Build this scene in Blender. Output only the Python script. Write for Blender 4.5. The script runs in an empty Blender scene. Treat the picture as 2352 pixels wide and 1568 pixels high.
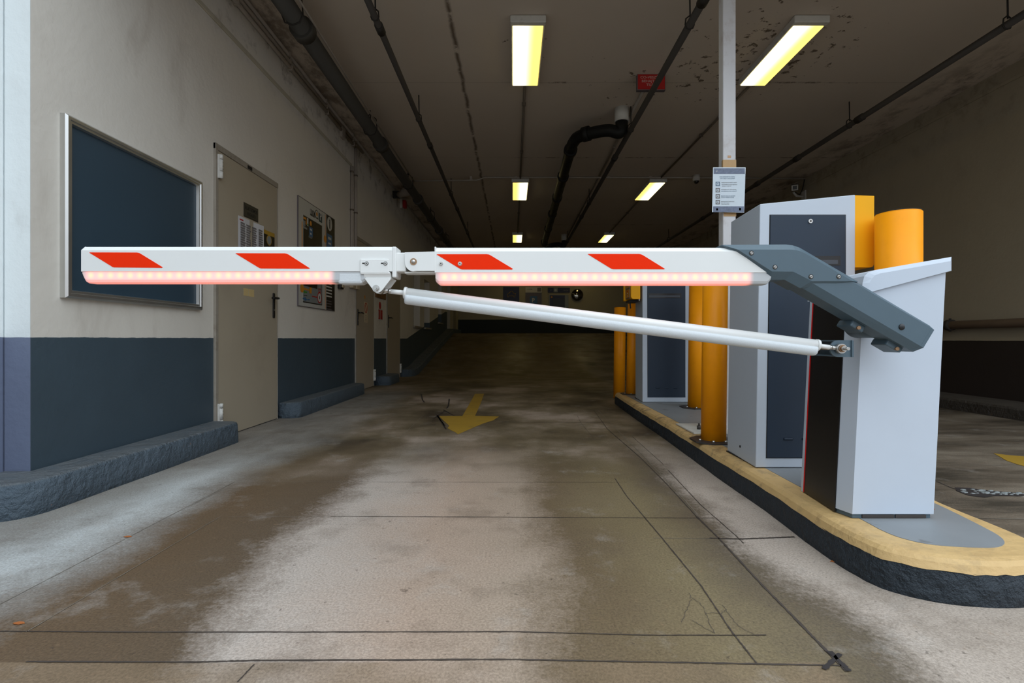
import bpy, bmesh, math, random
from mathutils import Vector, Matrix
random.seed(7)
S = bpy.context.scene
COL = S.collection
F = 1177.0; CX = 1178.0; HY = 778.0; EYE = 0.72

# ------------------------------------------------------------------ camera, world, lights, exposure
cam_d = bpy.data.cameras.new('camera'); cam = bpy.data.objects.new('camera', cam_d); COL.objects.link(cam)
cam_d.sensor_width = 36.0; cam_d.lens = 36.0 * F / 2352.0
cam.location = (0, 0, EYE); cam.rotation_euler = (math.radians(90), 0, 0)
cam_d.shift_x = -(CX - 1176.0) / 2352.0; cam_d.shift_y = (HY - 784.0) / 2352.0
cam_d.clip_start = 0.05; cam_d.clip_end = 200
S.camera = cam
W = bpy.data.worlds.new('overcast_sky'); S.world = W; W.use_nodes = True
wn = W.node_tree.nodes; wl_ = W.node_tree.links
bg = wn['Background']
tc = wn.new('ShaderNodeTexCoord'); sp = wn.new('ShaderNodeSeparateXYZ'); rp = wn.new('ShaderNodeValToRGB')
wl_.new(tc.outputs['Generated'], sp.inputs[0]); wl_.new(sp.outputs['Z'], rp.inputs[0]); wl_.new(rp.outputs[0], bg.inputs[0])
e = rp.color_ramp.elements
e[0].position = 0.0; e[0].color = (0.30, 0.31, 0.33, 1)
e[1].position = 1.0; e[1].color = (0.86, 0.95, 1.0, 1)
m_ = e.new(0.18); m_.color = (0.34, 0.36, 0.39, 1)
m_ = e.new(0.42); m_.color = (0.80, 0.90, 1.0, 1)
bg.inputs[1].default_value = 2.1
S.view_settings.view_transform = 'Standard'; S.view_settings.look = 'None'
S.view_settings.exposure = 0.28; S.view_settings.gamma = 1.0
S.view_settings.use_curve_mapping = False
S.cycles.max_bounces = 10; S.cycles.diffuse_bounces = 6; S.cycles.use_denoising = True

# ------------------------------------------------------------------ geometry helpers
def V(px, py, Y): return Vector(((px - CX) * Y / F, Y, EYE + (HY - py) * Y / F))
def G(px, py, z=0.0):
    Y = F * (EYE - z) / (py - HY); return Vector(((px - CX) * Y / F, Y, z))
XL = -2.13; XR = 4.95; YF = 2.263; YB = 19.0; ZC = 3.44
def WLp(px, py, off=0.0):
    k = -(XL + off) / (CX - px); return Vector((XL + off, k * F, EYE + (HY - py) * k))
def fh(Y):
    t = (Y - 10.3) * 0.145
    if Y < 10.0: return 0.0
    if Y < 10.6: return 0.145 * (Y - 10.0) ** 2 / 1.2
    return min(t, 0.9)
class BM:
    def __init__(s): s.b = bmesh.new()
    def face(s, pts): return s.b.faces.new([s.b.verts.new(p) for p in pts])
    def hexa(s, p, bev=0.0, seg=2):
        v = [s.b.verts.new(q) for q in p]
        fs = [s.b.faces.new([v[i] for i in f]) for f in ((0,3,2,1),(4,5,6,7),(0,1,5,4),(1,2,6,5),(2,3,7,6),(3,0,4,7))]
        if bev > 0:
            ed = set(e for f in fs for e in f.edges)
            bmesh.ops.bevel(s.b, geom=list(ed), offset=bev, segments=seg, affect='EDGES', profile=0.5)
        return s
    def box(s, x0, x1, y0, y1, z0, z1, bev=0.0, seg=2, M=None):
        p = [Vector(q) for q in ((x0,y0,z0),(x1,y0,z0),(x1,y1,z0),(x0,y1,z0),(x0,y0,z1),(x1,y0,z1),(x1,y1,z1),(x0,y1,z1))]
        if M: p = [M @ q for q in p]
        return s.hexa(p, bev, seg)
    def cyl(s, a, b, r, n=20, r2=None, caps=True):
        a = Vector(a); b = Vector(b); d = (b - a).normalized(); r2 = r if r2 is None else r2
        u = d.orthogonal().normalized(); w = d.cross(u)
        A = [s.b.verts.new(a + (u*math.cos(t)+w*math.sin(t))*r) for t in [2*math.pi*i/n for i in range(n)]]
        B = [s.b.verts.new(b + (u*math.cos(t)+w*math.sin(t))*r2) for t in [2*math.pi*i/n for i in range(n)]]
        for i in range(n):
            f = s.b.faces.new((A[i], A[(i+1)%n], B[(i+1)%n], B[i])); f.smooth = True
        if caps: s.b.faces.new(A[::-1]); s.b.faces.new(B)
        return s
    def tube(s, pts, r, n=12):
        pts = [Vector(p) for p in pts]; rings = []
        u = None
        for i, p in enumerate(pts):
            d = (pts[min(i+1, len(pts)-1)] - pts[max(i-1, 0)]).normalized()
            u = d.orthogonal().normalized() if u is None else (u - d*u.dot(d)).normalized()
            w = d.cross(u)
            rings.append([s.b.verts.new(p + (u*math.cos(t)+w*math.sin(t))*r) for t in [2*math.pi*k/n for k in range(n)]])
        for A, B in zip(rings, rings[1:]):
            for i in range(n):
                f = s.b.faces.new((A[i], A[(i+1)%n], B[(i+1)%n], B[i])); f.smooth = True
        s.b.faces.new(rings[0][::-1]); s.b.faces.new(rings[-1]); return s
    def sphere(s, c, r, sc=(1,1,1)):
        M = Matrix.Translation(Vector(c)) @ Matrix.Diagonal((*sc, 1))
        o = bmesh.ops.create_uvsphere(s.b, u_segments=20, v_segments=12, radius=r, matrix=M)
        for v in o['verts']:
            for f in v.link_faces: f.smooth = True
        return s
    def prism(s, A, B):           # two matching rings of points, closed
        a = [s.b.verts.new(p) for p in A]; b = [s.b.verts.new(p) for p in B]; n = len(a)
        for i in range(n): s.b.faces.new((a[i], a[(i+1)%n], b[(i+1)%n], b[i]))
        s.b.faces.new(a[::-1]); s.b.faces.new(b); return s
    def rings(s, R, cap0=True, cap1=True, smooth=False):
        r = [[s.b.verts.new(p) for p in q] for q in R]; n = len(r[0])
        for a, b in zip(r, r[1:]):
            for i in range(n):
                f = s.b.faces.new((a[i], a[(i+1)%n], b[(i+1)%n], b[i])); f.smooth = smooth
        if cap0: s.b.faces.new(r[0][::-1])
        if cap1: s.b.faces.new(r[-1])
        return s
WLOC = {}
def obj(name, bm, mat, parent=None, label=None, kind=None):
    b = bm.b if isinstance(bm, BM) else bm
    bmesh.ops.recalc_face_normals(b, faces=b.faces)
    vs = [v.co for v in b.verts]
    lo = Vector([min(v[i] for v in vs) for i in range(3)]); hi = Vector([max(v[i] for v in vs) for i in range(3)])
    c = (lo + hi) / 2
    for v in b.verts: v.co = v.co - c
    me = bpy.data.meshes.new(name); b.to_mesh(me); b.free()
    if mat: me.materials.append(mat)
    o = bpy.data.objects.new(name, me); COL.objects.link(o)
    if parent: o.parent = parent; o.location = c - WLOC[parent.name]
    else: o.location = c
    WLOC[o.name] = c
    if label: o['label'] = label
    if kind: o['kind'] = kind
    return o
def thing(name, loc, label, cat, group=None):
    o = bpy.data.objects.new(name, None); COL.objects.link(o); o.location = loc; o.empty_display_size = 0.1
    o['label'] = label; o['category'] = cat
    if group: o['group'] = group
    WLOC[o.name] = Vector(loc); return o
def tag(o, label, cat, group=None, kind=None):
    o['label'] = label; o['category'] = cat
    if group: o['group'] = group
    if kind: o['kind'] = kind
    return o
def struct(o, label=None, cat=None):
    o['kind'] = 'structure'
    if label: o['label'] = label
    if cat: o['category'] = cat
    return o
def text(name, s, size, mat, parent, loc, axis='y', align='LEFT', sx=1.0, ext=0.0004, bold=0.0):
    cu = bpy.data.curves.new(name, 'FONT'); cu.body = s; cu.size = size; cu.align_x = align; cu.extrude = ext; cu.offset = bold
    cu.resolution_u = 3
    t = bpy.data.objects.new('tmp', cu); COL.objects.link(t)
    dg = bpy.context.evaluated_depsgraph_get(); me = bpy.data.meshes.new_from_object(t.evaluated_get(dg))
    bpy.data.objects.remove(t); me.materials.clear(); me.materials.append(mat)
    for v in me.vertices: v.co.x *= sx
    o = bpy.data.objects.new(name, me); COL.objects.link(o)
    rot = {'y': (math.pi/2, 0, 0), 'x': (math.pi/2, 0, math.pi/2), 'xr': (math.pi/2, 0, -math.pi/2)}[axis]
    o.rotation_euler = rot
    o.location = Vector(loc) - (WLOC[parent.name] if parent else Vector())
    if parent: o.parent = parent
    WLOC[o.name] = Vector(loc)
    return o
def arc(cx, cy, r, a0, a1, n=8):
    return [(cx + r*math.cos(math.radians(a0+(a1-a0)*i/n)), cy + r*math.sin(math.radians(a0+(a1-a0)*i/n))) for i in range(n+1)]

# ------------------------------------------------------------------ material helpers
class NT:
    def __init__(s, name):
        s.m = bpy.data.materials.new(name); s.m.use_nodes = True
        s.t = s.m.node_tree; s.n = s.t.nodes; s.l = s.t.links; s.b = s.n['Principled BSDF']
        s.geo = s.n.new('ShaderNodeNewGeometry'); sx = s.n.new('ShaderNodeSeparateXYZ'); s.l.new(s.geo.outputs['Position'], sx.inputs[0])
        s.P = s.geo.outputs['Position']; s.x, s.y, s.z = sx.outputs
    def set(s, inp, v):
        if isinstance(v, bpy.types.NodeSocket): s.l.new(v, inp)
        elif isinstance(v, (tuple, list)) and len(v) == 3 and inp.type == 'RGBA': inp.default_value = (*v, 1)
        else: inp.default_value = v
    def math(s, op, a, b=0.0, c=0.0, clamp=False):
        n = s.n.new('ShaderNodeMath'); n.operation = op; n.use_clamp = clamp
        s.set(n.inputs[0], a); s.set(n.inputs[1], b); s.set(n.inputs[2], c); return n.outputs[0]
    def noise(s, scale, detail=3, rough=0.5, stretch=None, dist=0.0, off=(0,0,0)):
        n = s.n.new('ShaderNodeTexNoise'); n.inputs['Scale'].default_value = scale; n.inputs['Detail'].default_value = detail
        n.inputs['Roughness'].default_value = rough; n.inputs['Distortion'].default_value = dist
        mp = s.n.new('ShaderNodeMapping'); s.l.new(s.P, mp.inputs[0])
        mp.inputs['Scale'].default_value = stretch or (1,1,1); mp.inputs['Location'].default_value = off
        s.l.new(mp.outputs[0], n.inputs['Vector']); return n.outputs[0]
    def mr(s, v, a, b, c=0.0, d=1.0, smooth=True):
        n = s.n.new('ShaderNodeMapRange'); n.interpolation_type = 'SMOOTHSTEP' if smooth else 'LINEAR'
        s.set(n.inputs[0], v)
        for i, q in enumerate((a, b, c, d)): s.set(n.inputs[i+1], q)
        return n.outputs[0]
    def mix(s, f, a, b, mode='MIX'):
        n = s.n.new('ShaderNodeMix'); n.data_type = 'RGBA'; n.blend_type = mode; n.clamp_factor = True
        s.set(n.inputs[0], f); s.set(n.inputs[6], a); s.set(n.inputs[7], b); return n.outputs[2]
    def ramp(s, v, stops, interp='LINEAR'):
        n = s.n.new('ShaderNodeValToRGB'); s.set(n.inputs[0], v); n.color_ramp.interpolation = interp
        el = n.color_ramp.elements
        while len(el) > 1: el.remove(el[-1])
        el[0].position = stops[0][0]; el[0].color = (*stops[0][1], 1)
        for p, c in stops[1:]: q = el.new(p); q.color = (*c, 1)
        return n.outputs[0]
    def bump(s, h, strength=0.3, dist=0.01):
        n = s.n.new('ShaderNodeBump'); n.inputs['Strength'].default_value = strength; n.inputs['Distance'].default_value = dist
        s.set(n.inputs['Height'], h); s.l.new(n.outputs[0], s.b.inputs['Normal'])
    def out(s, color=None, rough=None, metal=None, emit=None, es=None, spec=None):
        if spec is not None: s.b.inputs['Specular IOR Level'].default_value = spec
        if color is not None: s.set(s.b.inputs['Base Color'], color)
        if rough is not None: s.set(s.b.inputs['Roughness'], rough)
        if metal is not None: s.set(s.b.inputs['Metallic'], metal)
        if emit is not None: s.set(s.b.inputs['Emission Color'], emit); s.set(s.b.inputs['Emission Strength'], es if es is not None else 1.0)
        return s.m
def mk(name, col, rough=0.5, metal=0.0, var=0.06, vs=8.0, bump=0.0, bs=60.0, dirt=None, dirt_amt=0.0, spec=None):
    t = NT(name); n = t.noise(vs, 4, 0.6)
    lo = tuple(c*(1-var) for c in col); hi = tuple(min(1, c*(1+var)) for c in col)
    c = t.mix(n, lo, hi)
    if dirt: c = t.mix(t.math('MULTIPLY', t.mr(t.noise(vs*0.7, 6, 0.7, off=(3,1,7)), 0.5, 0.75), dirt_amt), c, dirt)
    if bump: t.bump(t.noise(bs, 4, 0.6), bump, 0.004)
    return t.out(c, t.mr(n, 0.3, 0.7, rough*0.92, min(1, rough*1.08)), metal, spec=spec)

WHITE = (0.78, 0.80, 0.80); PLAS = (0.70, 0.665, 0.60)
M = {}
M['boom'] = mk('boom_white', (0.80, 0.81, 0.80), 0.35, 0, 0.02)
M['cabinet'] = mk('cabinet_silver_paint', (0.49, 0.54, 0.61), 0.45, 0.0, 0.02, dirt=(0.30, 0.29, 0.28), dirt_amt=0.04)
M['housing'] = mk('barrier_housing_paint', (0.55, 0.61, 0.70), 0.42, 0.0, 0.02, dirt=(0.35, 0.34, 0.32), dirt_amt=0.03)
M['grey_metal'] = mk('slate_grey_powder_coat', (0.078, 0.122, 0.155), 0.42, 0.0, 0.05, vs=30)
M['dark_panel'] = mk('anthracite_panel', (0.018, 0.031, 0.052), 0.5, 0.0, 0.08, vs=20, spec=0.35)
M['slot_grey'] = mk('slot_grey', (0.05, 0.06, 0.075), 0.5)
M['black'] = mk('black_plastic', (0.010, 0.009, 0.009), 0.30, 0.0, 0.1)
M['black_matte'] = mk('black_matte', (0.012, 0.011, 0.010), 0.7, 0.0, 0.1)
M['red_trim'] = mk('red_trim', (0.75, 0.01, 0.01), 0.4)
M['orange_red'] = mk('reflective_orange_red', (0.93, 0.030, 0.001), 0.6, 0, 0.03, vs=40, spec=0.1)
M['yellow'] = mk('bollard_yellow', (1.0, 0.34, 0.003), 0.42, 0, 0.04, dirt=(0.4, 0.13, 0.01), dirt_amt=0.12, spec=0.25)
M['yellow_box'] = mk('yellow_head_paint', (0.92, 0.42, 0.006), 0.5, 0, 0.03, spec=0.2)
M['steel'] = mk('zinc_steel', (0.55, 0.54, 0.52), 0.28, 0.9, 0.1)
M['dull_steel'] = mk('dull_steel_plate', (0.07, 0.06, 0.055), 0.5, 0.5, 0.2)
M['brass'] = mk('rusty_brass', (0.35, 0.22, 0.13), 0.4, 0.8, 0.25, vs=90)
M['foam'] = mk('white_foam', (0.66, 0.70, 0.73), 0.75, 0, 0.04, vs=200, bump=0.25, bs=400)
M['alu'] = mk('aluminium_frame', (0.60, 0.60, 0.58), 0.32, 0.9, 0.05)
M['board'] = mk('slate_blue_board', (0.030, 0.058, 0.085), 0.42, 0, 0.05, vs=3)
M['door'] = mk('beige_door_paint', (0.40, 0.345, 0.26), 0.5, 0, 0.05, vs=2.5, dirt=(0.2, 0.15, 0.1), dirt_amt=0.18)
M['frame'] = mk('door_frame_paint', (0.32, 0.285, 0.235), 0.5, 0, 0.12, vs=12, dirt=(0.12, 0.09, 0.06), dirt_amt=0.5)
M['white_old'] = mk('old_white_paint', (0.62, 0.61, 0.57), 0.55, 0, 0.08, vs=15, dirt=(0.2, 0.13, 0.08), dirt_amt=0.4)
M['post'] = mk('steel_post_white', (0.66, 0.65, 0.66), 0.5, 0, 0.04, vs=12, dirt=(0.28, 0.17, 0.10), dirt_amt=0.35)
M['tape'] = mk('brown_tape', (0.55, 0.34, 0.15), 0.5, 0, 0.1, vs=30)
M['pipe_dark'] = mk('dark_old_pipe', (0.040, 0.033, 0.027), 0.6, 0, 0.3, vs=10)
M['pipe_grey'] = mk('grey_pipe', (0.045, 0.042, 0.036), 0.6, 0, 0.3, vs=6)
M['pipe_black'] = mk('black_drain_pipe', (0.008, 0.008, 0.008), 0.55, 0, 0.2, vs=10, spec=0.25)
M['pipe_brown'] = mk('brown_pipe', (0.10, 0.065, 0.04), 0.45, 0, 0.2, vs=6)
M['conduit'] = mk('grey_conduit', (0.36, 0.32, 0.28), 0.55, 0, 0.15, vs=10)
M['conduit_dark'] = mk('dusty_conduit', (0.13, 0.105, 0.08), 0.7, 0, 0.3, vs=14)
M['wire'] = mk('dark_wire', (0.02, 0.016, 0.013), 0.7)
M['red'] = mk('sign_red', (0.42, 0.008, 0.006), 0.5)
M['sign_white'] = mk('sign_white', (0.50, 0.50, 0.47), 0.4)
M['letter_white'] = mk('letter_white', (0.62, 0.60, 0.56), 0.5)
M['letter_pale_red'] = mk('letter_faded', (0.55, 0.34, 0.30), 0.5)
M['sign_black'] = mk('sign_black', (0.010, 0.008, 0.007), 0.35)
M['sign_orange'] = mk('sign_orange', (0.62, 0.25, 0.02), 0.4)
M['sign_blue'] = mk('sign_blue', (0.035, 0.13, 0.28), 0.4)
M['sign_navy'] = mk('sign_navy', (0.015, 0.02, 0.07), 0.4)
M['sign_green'] = mk('sign_green', (0.06, 0.26, 0.05), 0.4)
M['sign_grey'] = mk('sign_grey', (0.22, 0.24, 0.24), 0.4)
M['sign_brown'] = mk('sign_brown_grey', (0.13, 0.11, 0.12), 0.4)
M['teal'] = mk('sign_teal', (0.012, 0.055, 0.075), 0.4)
M['plate'] = mk('door_plate', (0.035, 0.032, 0.026), 0.4)
M['paper'] = mk('paper', (0.60, 0.60, 0.62), 0.45, 0, 0.05, vs=20)
M['ink'] = mk('grey_ink', (0.16, 0.15, 0.15), 0.6)
M['ink_blue'] = mk('blue_grey_ink', (0.10, 0.17, 0.25), 0.6)
M['ink_band'] = mk('band_ink', (0.14, 0.17, 0.25), 0.35, 0, 0.5, vs=60)
M['plastic_wallet'] = mk('clear_wallet', (0.66, 0.74, 0.80), 0.2, 0, 0.05, vs=25)
M['tape_yellow'] = mk('old_tape', (0.62, 0.47, 0.22), 0.5)
M['wood'] = mk('brown_board', (0.20, 0.09, 0.025), 0.5, 0, 0.25, vs=20)
M['cream'] = mk('cream_plastic', (0.60, 0.50, 0.34), 0.5)
M['camera_white'] = mk('camera_white', (0.55, 0.53, 0.50), 0.4)
M['leaf'] = mk('dry_leaf', (0.42, 0.13, 0.03), 0.6, 0, 0.3, vs=90)
M['arm_plug'] = mk('rubber_plug', (0.012, 0.013, 0.016), 0.35)
# convex mirror
t = NT('mirror_glass'); M['mirror'] = t.out((0.35, 0.33, 0.28), 0.08, 1.0)

# wall plaster with dark dado painted up to eye level (rises along the ramp)
def wall_mat(name, base, dado, right=False, dado_on=True):
    t = NT(name)
    n = t.noise(1.6, 5, 0.6); n2 = t.noise(28, 4, 0.6)
    c = t.mix(n, tuple(q*0.90 for q in base), tuple(min(1, q*1.06) for q in base))
    streak = t.mr(t.noise(2.2, 6, 0.65, stretch=(1, 1.0, 0.45), dist=0.6), 0.54, 0.76)
    c = t.mix(t.math('MULTIPLY', streak, 0.28), c, (0.25, 0.19, 0.14))
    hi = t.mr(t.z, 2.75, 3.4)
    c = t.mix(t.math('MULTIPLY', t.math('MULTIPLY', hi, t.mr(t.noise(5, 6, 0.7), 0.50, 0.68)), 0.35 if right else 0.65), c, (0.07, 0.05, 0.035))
    if dado_on:
        rise = t.math('MULTIPLY', t.math('SUBTRACT', t.y, 10.3), 0.145)
        rise = t.math('MINIMUM', t.math('MAXIMUM', rise, 0.0), 0.86)
        lim = t.math('ADD', rise, t.math('MULTIPLY', t.math('SUBTRACT', t.noise(14, 3), 0.5), 0.008))
        lim = t.math('ADD', lim, 0.727 if not right else 0.70)
        below = t.math('LESS_THAN', t.z, lim)
        d = t.mix(t.noise(3, 4), tuple(q*0.85 for q in dado), tuple(q*1.15 for q in dado))
        # flaked spots near the skirting
        fl = t.math('MULTIPLY', t.mr(t.noise(7, 6, 0.75, off=(1,4,2)), 0.70, 0.72), t.mr(t.z, 0.42, 0.15))
        d = t.mix(t.math('MULTIPLY', fl, 0.6), d, (0.42, 0.40, 0.33))
        c = t.mix(below, c, d)
        t.set(t.b.inputs['Roughness'], t.mr(below, 0, 1, 0.8, 0.5))
    else: t.set(t.b.inputs['Roughness'], 0.8)
    t.bump(t.math('ADD', n2, t.math('MULTIPLY', t.noise(5, 3), 1.5)), 0.35, 0.006)
    return t.out(c)
M['wall'] = wall_mat('plaster_wall', PLAS, (0.048, 0.074, 0.096))
M['wall_r'] = wall_mat('plaster_wall_right', (0.37, 0.315, 0.23), (0.030, 0.022, 0.020), True)
M['wall_b'] = wall_mat('plaster_plain', (0.50, 0.46, 0.36), (0.03, 0.04, 0.045), dado_on=False)
M['facade'] = wall_mat('facade_plaster_skylit', (0.78, 0.83, 0.84), (0.155, 0.185, 0.27))  # lit copy of the wall: sky light put into plaster and lavender dado colours
t = NT('back_wall_plaster')
c = t.mix(t.noise(1.5, 4), (0.36, 0.32, 0.22), (0.46, 0.41, 0.29))
c = t.mix(t.math('LESS_THAN', t.z, 1.435), c, (0.022, 0.028, 0.03)); M['wall_back'] = t.out(c, 0.8)

# kerb paint
def kerb_mat(name, a, b, top_tone):
    t = NT(name); n = t.noise(4, 5, 0.65); c = t.mix(n, a, b)
    up = t.n.new('ShaderNodeSeparateXYZ'); t.l.new(t.geo.outputs['Normal'], up.inputs[0])
    top_mix = t.math('MULTIPLY', t.mr(up.outputs[2], 0.5, 0.95), t.mr(t.noise(9, 5, 0.6), 0.25, 0.6, 0.35, 0.85))  # upward faces take a third tone, broken up by noise
    c = t.mix(top_mix, c, top_tone)
    ch = t.mr(t.noise(16, 6, 0.75, off=(5, 2, 1)), 0.66, 0.69); c = t.mix(t.math('MULTIPLY', ch, 0.6), c, (0.28, 0.14, 0.06))
    t.bump(t.math('ADD', t.noise(26, 5, 0.65), t.math('MULTIPLY', t.noise(6, 3), 1.2)), 1.0, 0.03)
    return t.out(c, 0.6)
M['kerb'] = kerb_mat('blue_grey_kerb', (0.060, 0.086, 0.112), (0.095, 0.13, 0.165), (0.150, 0.165, 0.175))
M['kerb_r'] = kerb_mat('brown_kerb', (0.035, 0.028, 0.024), (0.06, 0.05, 0.04), (0.13, 0.11, 0.09))
M['island_side'] = kerb_mat('black_kerb_paint', (0.010, 0.016, 0.024), (0.022, 0.034, 0.047), (0.05, 0.05, 0.05))
t = NT('yellow_kerb_paint'); n = t.noise(7, 5, 0.65)
c = t.mix(n, (0.56, 0.36, 0.15), (0.66, 0.45, 0.20))
wear = t.math('MULTIPLY', t.mr(t.noise(11, 6, 0.7, off=(2,2,2)), 0.50, 0.66), t.mr(t.y, 1.6, 3.4, 0.25, 0.8))
c = t.mix(wear, c, (0.17, 0.12, 0.07)); t.bump(t.noise(24, 4, 0.6), 0.5, 0.012); M['island_yellow'] = t.out(c, 0.6)
t = NT('grey_island_top'); n = t.noise(4, 5, 0.6)
c = t.mix(n, (0.20, 0.215, 0.23), (0.27, 0.285, 0.30)); c = t.mix(t.mr(t.noise(9, 5), 0.62, 0.70, 0, 0.6), c, (0.10, 0.09, 0.08))
M['island_grey'] = t.out(c, 0.5)

# concrete floor
t = NT('worn_concrete_floor')
dx = t.math('ADD', t.x, t.math('MULTIPLY', t.math('SUBTRACT', t.noise(1.3, 4, 0.6), 0.5), 0.55))
dx = t.math('ADD', dx, t.math('MULTIPLY', t.math('SUBTRACT', t.noise(7, 5, 0.7), 0.5), 0.16))
dx = t.math('ADD', dx, t.math('MULTIPLY', t.math('SUBTRACT', t.noise(55, 4, 0.75), 0.5), 0.22))
u = t.math('DIVIDE', t.math('ADD', dx, 2.4), 4.0)
def ux(x): return (x + 2.4) / 4.0
L1 = (0.52, 0.54, 0.54); PK = (0.42, 0.318, 0.25); BR = (0.135, 0.088, 0.050); OL = (0.165, 0.14, 0.10)
near = t.ramp(u, [(0.0, (0.26,0.25,0.23)), (ux(-1.85), (0.30,0.29,0.27)), (ux(-1.60), L1), (ux(-1.38), (0.24,0.215,0.19)), (ux(-1.22), BR), (ux(-0.85), (0.12,0.085,0.055)), (ux(-0.68), (0.47,0.41,0.365)),
                  (ux(-0.30), PK), (ux(0.02), (0.37,0.29,0.225)), (ux(0.20), (0.15,0.108,0.064)), (ux(0.50), (0.21,0.165,0.092)), (ux(0.76), (0.125,0.098,0.068)), (ux(0.90), (0.46,0.39,0.335)), (1.0, (0.35,0.29,0.24))])
blot = t.noise(1.1, 5, 0.6, stretch=(1, 0.8, 1), off=(0.4, 1.3, 0))
mid = t.ramp(blot, [(0.36, (0.065, 0.048, 0.030)), (0.47, (0.15, 0.115, 0.07)), (0.54, (0.23, 0.18, 0.125)), (0.62, (0.40, 0.32, 0.26))])
# pale worn strip along the left kerb runs on further in
left = t.math('MULTIPLY', t.mr(dx, -1.15, -1.55), t.mr(t.y, 8.5, 6.0))
mid = t.mix(t.math('MULTIPLY', left, 0.75), mid, t.mix(t.noise(6, 6, 0.7, stretch=(1.6, 0.5, 1)), (0.14, 0.12, 0.10), (0.44, 0.43, 0.41)))
yy = t.math('ADD', t.y, t.math('MULTIPLY', t.math('SUBTRACT', t.noise(0.9, 4, 0.6), 0.5), 2.2))
near = t.mix(t.math('MULTIPLY', t.math('MULTIPLY', t.mr(t.y, 1.143, 1.139), t.mr(t.x, 0.74, 0.66)), t.mr(t.math('ADD', t.noise(1.7, 4, 0.6), t.math('MULTIPLY', t.math('ABSOLUTE', t.math('SUBTRACT', t.x, 0.1)), -0.12)), 0.60, 0.30, 0.0, 0.85)), near, (0.23, 0.165, 0.105))
c = t.mix(t.mr(yy, 2.4, 3.8), near, mid)
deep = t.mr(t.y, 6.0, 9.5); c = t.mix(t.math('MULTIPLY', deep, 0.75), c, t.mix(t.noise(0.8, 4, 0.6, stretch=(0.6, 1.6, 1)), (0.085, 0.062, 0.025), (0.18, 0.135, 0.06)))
rl = t.mr(t.x, 1.45, 1.7); c = t.mix(rl, c, t.ramp(t.noise(1.7, 6, 0.68, stretch=(0.45, 1.6, 1)), [(0.36, (0.05, 0.04, 0.028)), (0.5, (0.15, 0.12, 0.09)), (0.66, (0.26, 0.22, 0.17))]))
# cloudy patches, grain, spots
c = t.mix(t.mr(t.noise(3.2, 6, 0.7), 0.48, 0.68, 0.0, 0.35), c, (0.125, 0.092, 0.062))
c = t.mix(t.mr(t.noise(4.2, 6, 0.7, off=(7, 3, 0)), 0.55, 0.72, 0.0, 0.30), c, (0.45, 0.42, 0.39))
g = t.noise(150, 3, 0.75); c = t.mix(0.5, c, t.mix(t.mr(g, 0.30, 0.70), (0.27,0.26,0.25), (0.74, 0.74, 0.74)), 'OVERLAY')
c = t.mix(t.mr(t.noise(14, 4, 0.6, off=(4, 9, 1)), 0.68, 0.74, 0, 0.6), c, (0.05, 0.035, 0.025))
t.bump(t.math('ADD', g, t.math('MULTIPLY', t.noise(22, 4), 0.8)), 0.22, 0.004)
ro = t.mr(t.noise(2.4, 4), 0.3, 0.7, 0.48, 0.72); ro = t.math('SUBTRACT', ro, t.mr(t.y, 9.0, 12.0, 0.0, 0.18))
c = t.mix(t.mr(t.noise(48, 3, 0.6, off=(9, 1, 0)), 0.66, 0.72, 0, 0.55), c, (0.06, 0.045, 0.035))
c = t.mix(t.mr(t.noise(33, 4, 0.7, off=(1, 7, 0)), 0.60, 0.72, 0, 0.30), c, (0.30, 0.19, 0.11))
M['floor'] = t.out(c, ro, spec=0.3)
M['joint'] = mk('floor_joint_filler', (0.060, 0.046, 0.038), 0.7, 0, 0.5, vs=12)
M['scratch'] = mk('floor_scratch_line', (0.20, 0.175, 0.14), 0.7, 0, 0.6, vs=9)
M['scratch_dark'] = mk('hairline_crack', (0.085, 0.068, 0.055), 0.7)
M['skid'] = mk('tar_mark', (0.030, 0.024, 0.024), 0.6, 0, 0.3, vs=20)
t = NT('worn_yellow_marking'); n = t.noise(7, 6, 0.7, stretch=(0.6, 1.8, 1))
c = t.mix(t.noise(3, 3), (0.36, 0.215, 0.022), (0.46, 0.28, 0.035)); c = t.mix(t.mr(n, 0.55, 0.68, 0, 0.55), c, (0.15, 0.12, 0.075)); M['marking'] = t.out(c, 0.55)

# ceiling
t = NT('stained_ceiling'); base = t.mix(t.noise(0.8, 4), (0.58, 0.50, 0.42), (0.68, 0.60, 0.51))
def gauss(d, w): return t.mr(t.math('ABSOLUTE', d), w, 0.0)
ld = t.math('SUBTRACT', t.math('ADD', t.x, 0.53), t.math('MULTIPLY', t.math('SUBTRACT', t.noise(4, 4), 0.5), 0.05))
m1 = t.math('MULTIPLY', gauss(ld, 0.035), t.mr(t.noise(5, 6, 0.7), 0.36, 0.52))
ty = t.math('PINGPONG', t.math('SUBTRACT', t.y, 5.44), 1.13)
m2 = t.math('MULTIPLY', t.mr(ty, 0.028, 0.0), t.mr(t.noise(6, 6, 0.75, off=(2,0,0)), 0.50, 0.60)); m2 = t.math('MULTIPLY', m2, t.mr(t.x, -0.3, 0.4))
m2b = t.math('MULTIPLY', t.mr(ty, 0.010, 0.004), 0.25)
def prox(px, py, r0, r1, sy=1.0):
    a = t.math('SUBTRACT', t.x, px); b = t.math('MULTIPLY', t.math('SUBTRACT', t.y, py), sy)
    return t.mr(t.math('SQRT', t.math('ADD', t.math('MULTIPLY', a, a), t.math('MULTIPLY', b, b))), r0, r1)
near2 = t.math('MAXIMUM', prox(2.35, 5.0, 1.5, 0.3), t.math('MULTIPLY', prox(0.15, 4.8, 0.65, 0.2), 0.55))
near2 = t.math('MAXIMUM', near2, t.math('MULTIPLY', prox(1.4, 5.5, 1.3, 0.2), 0.6))
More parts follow.
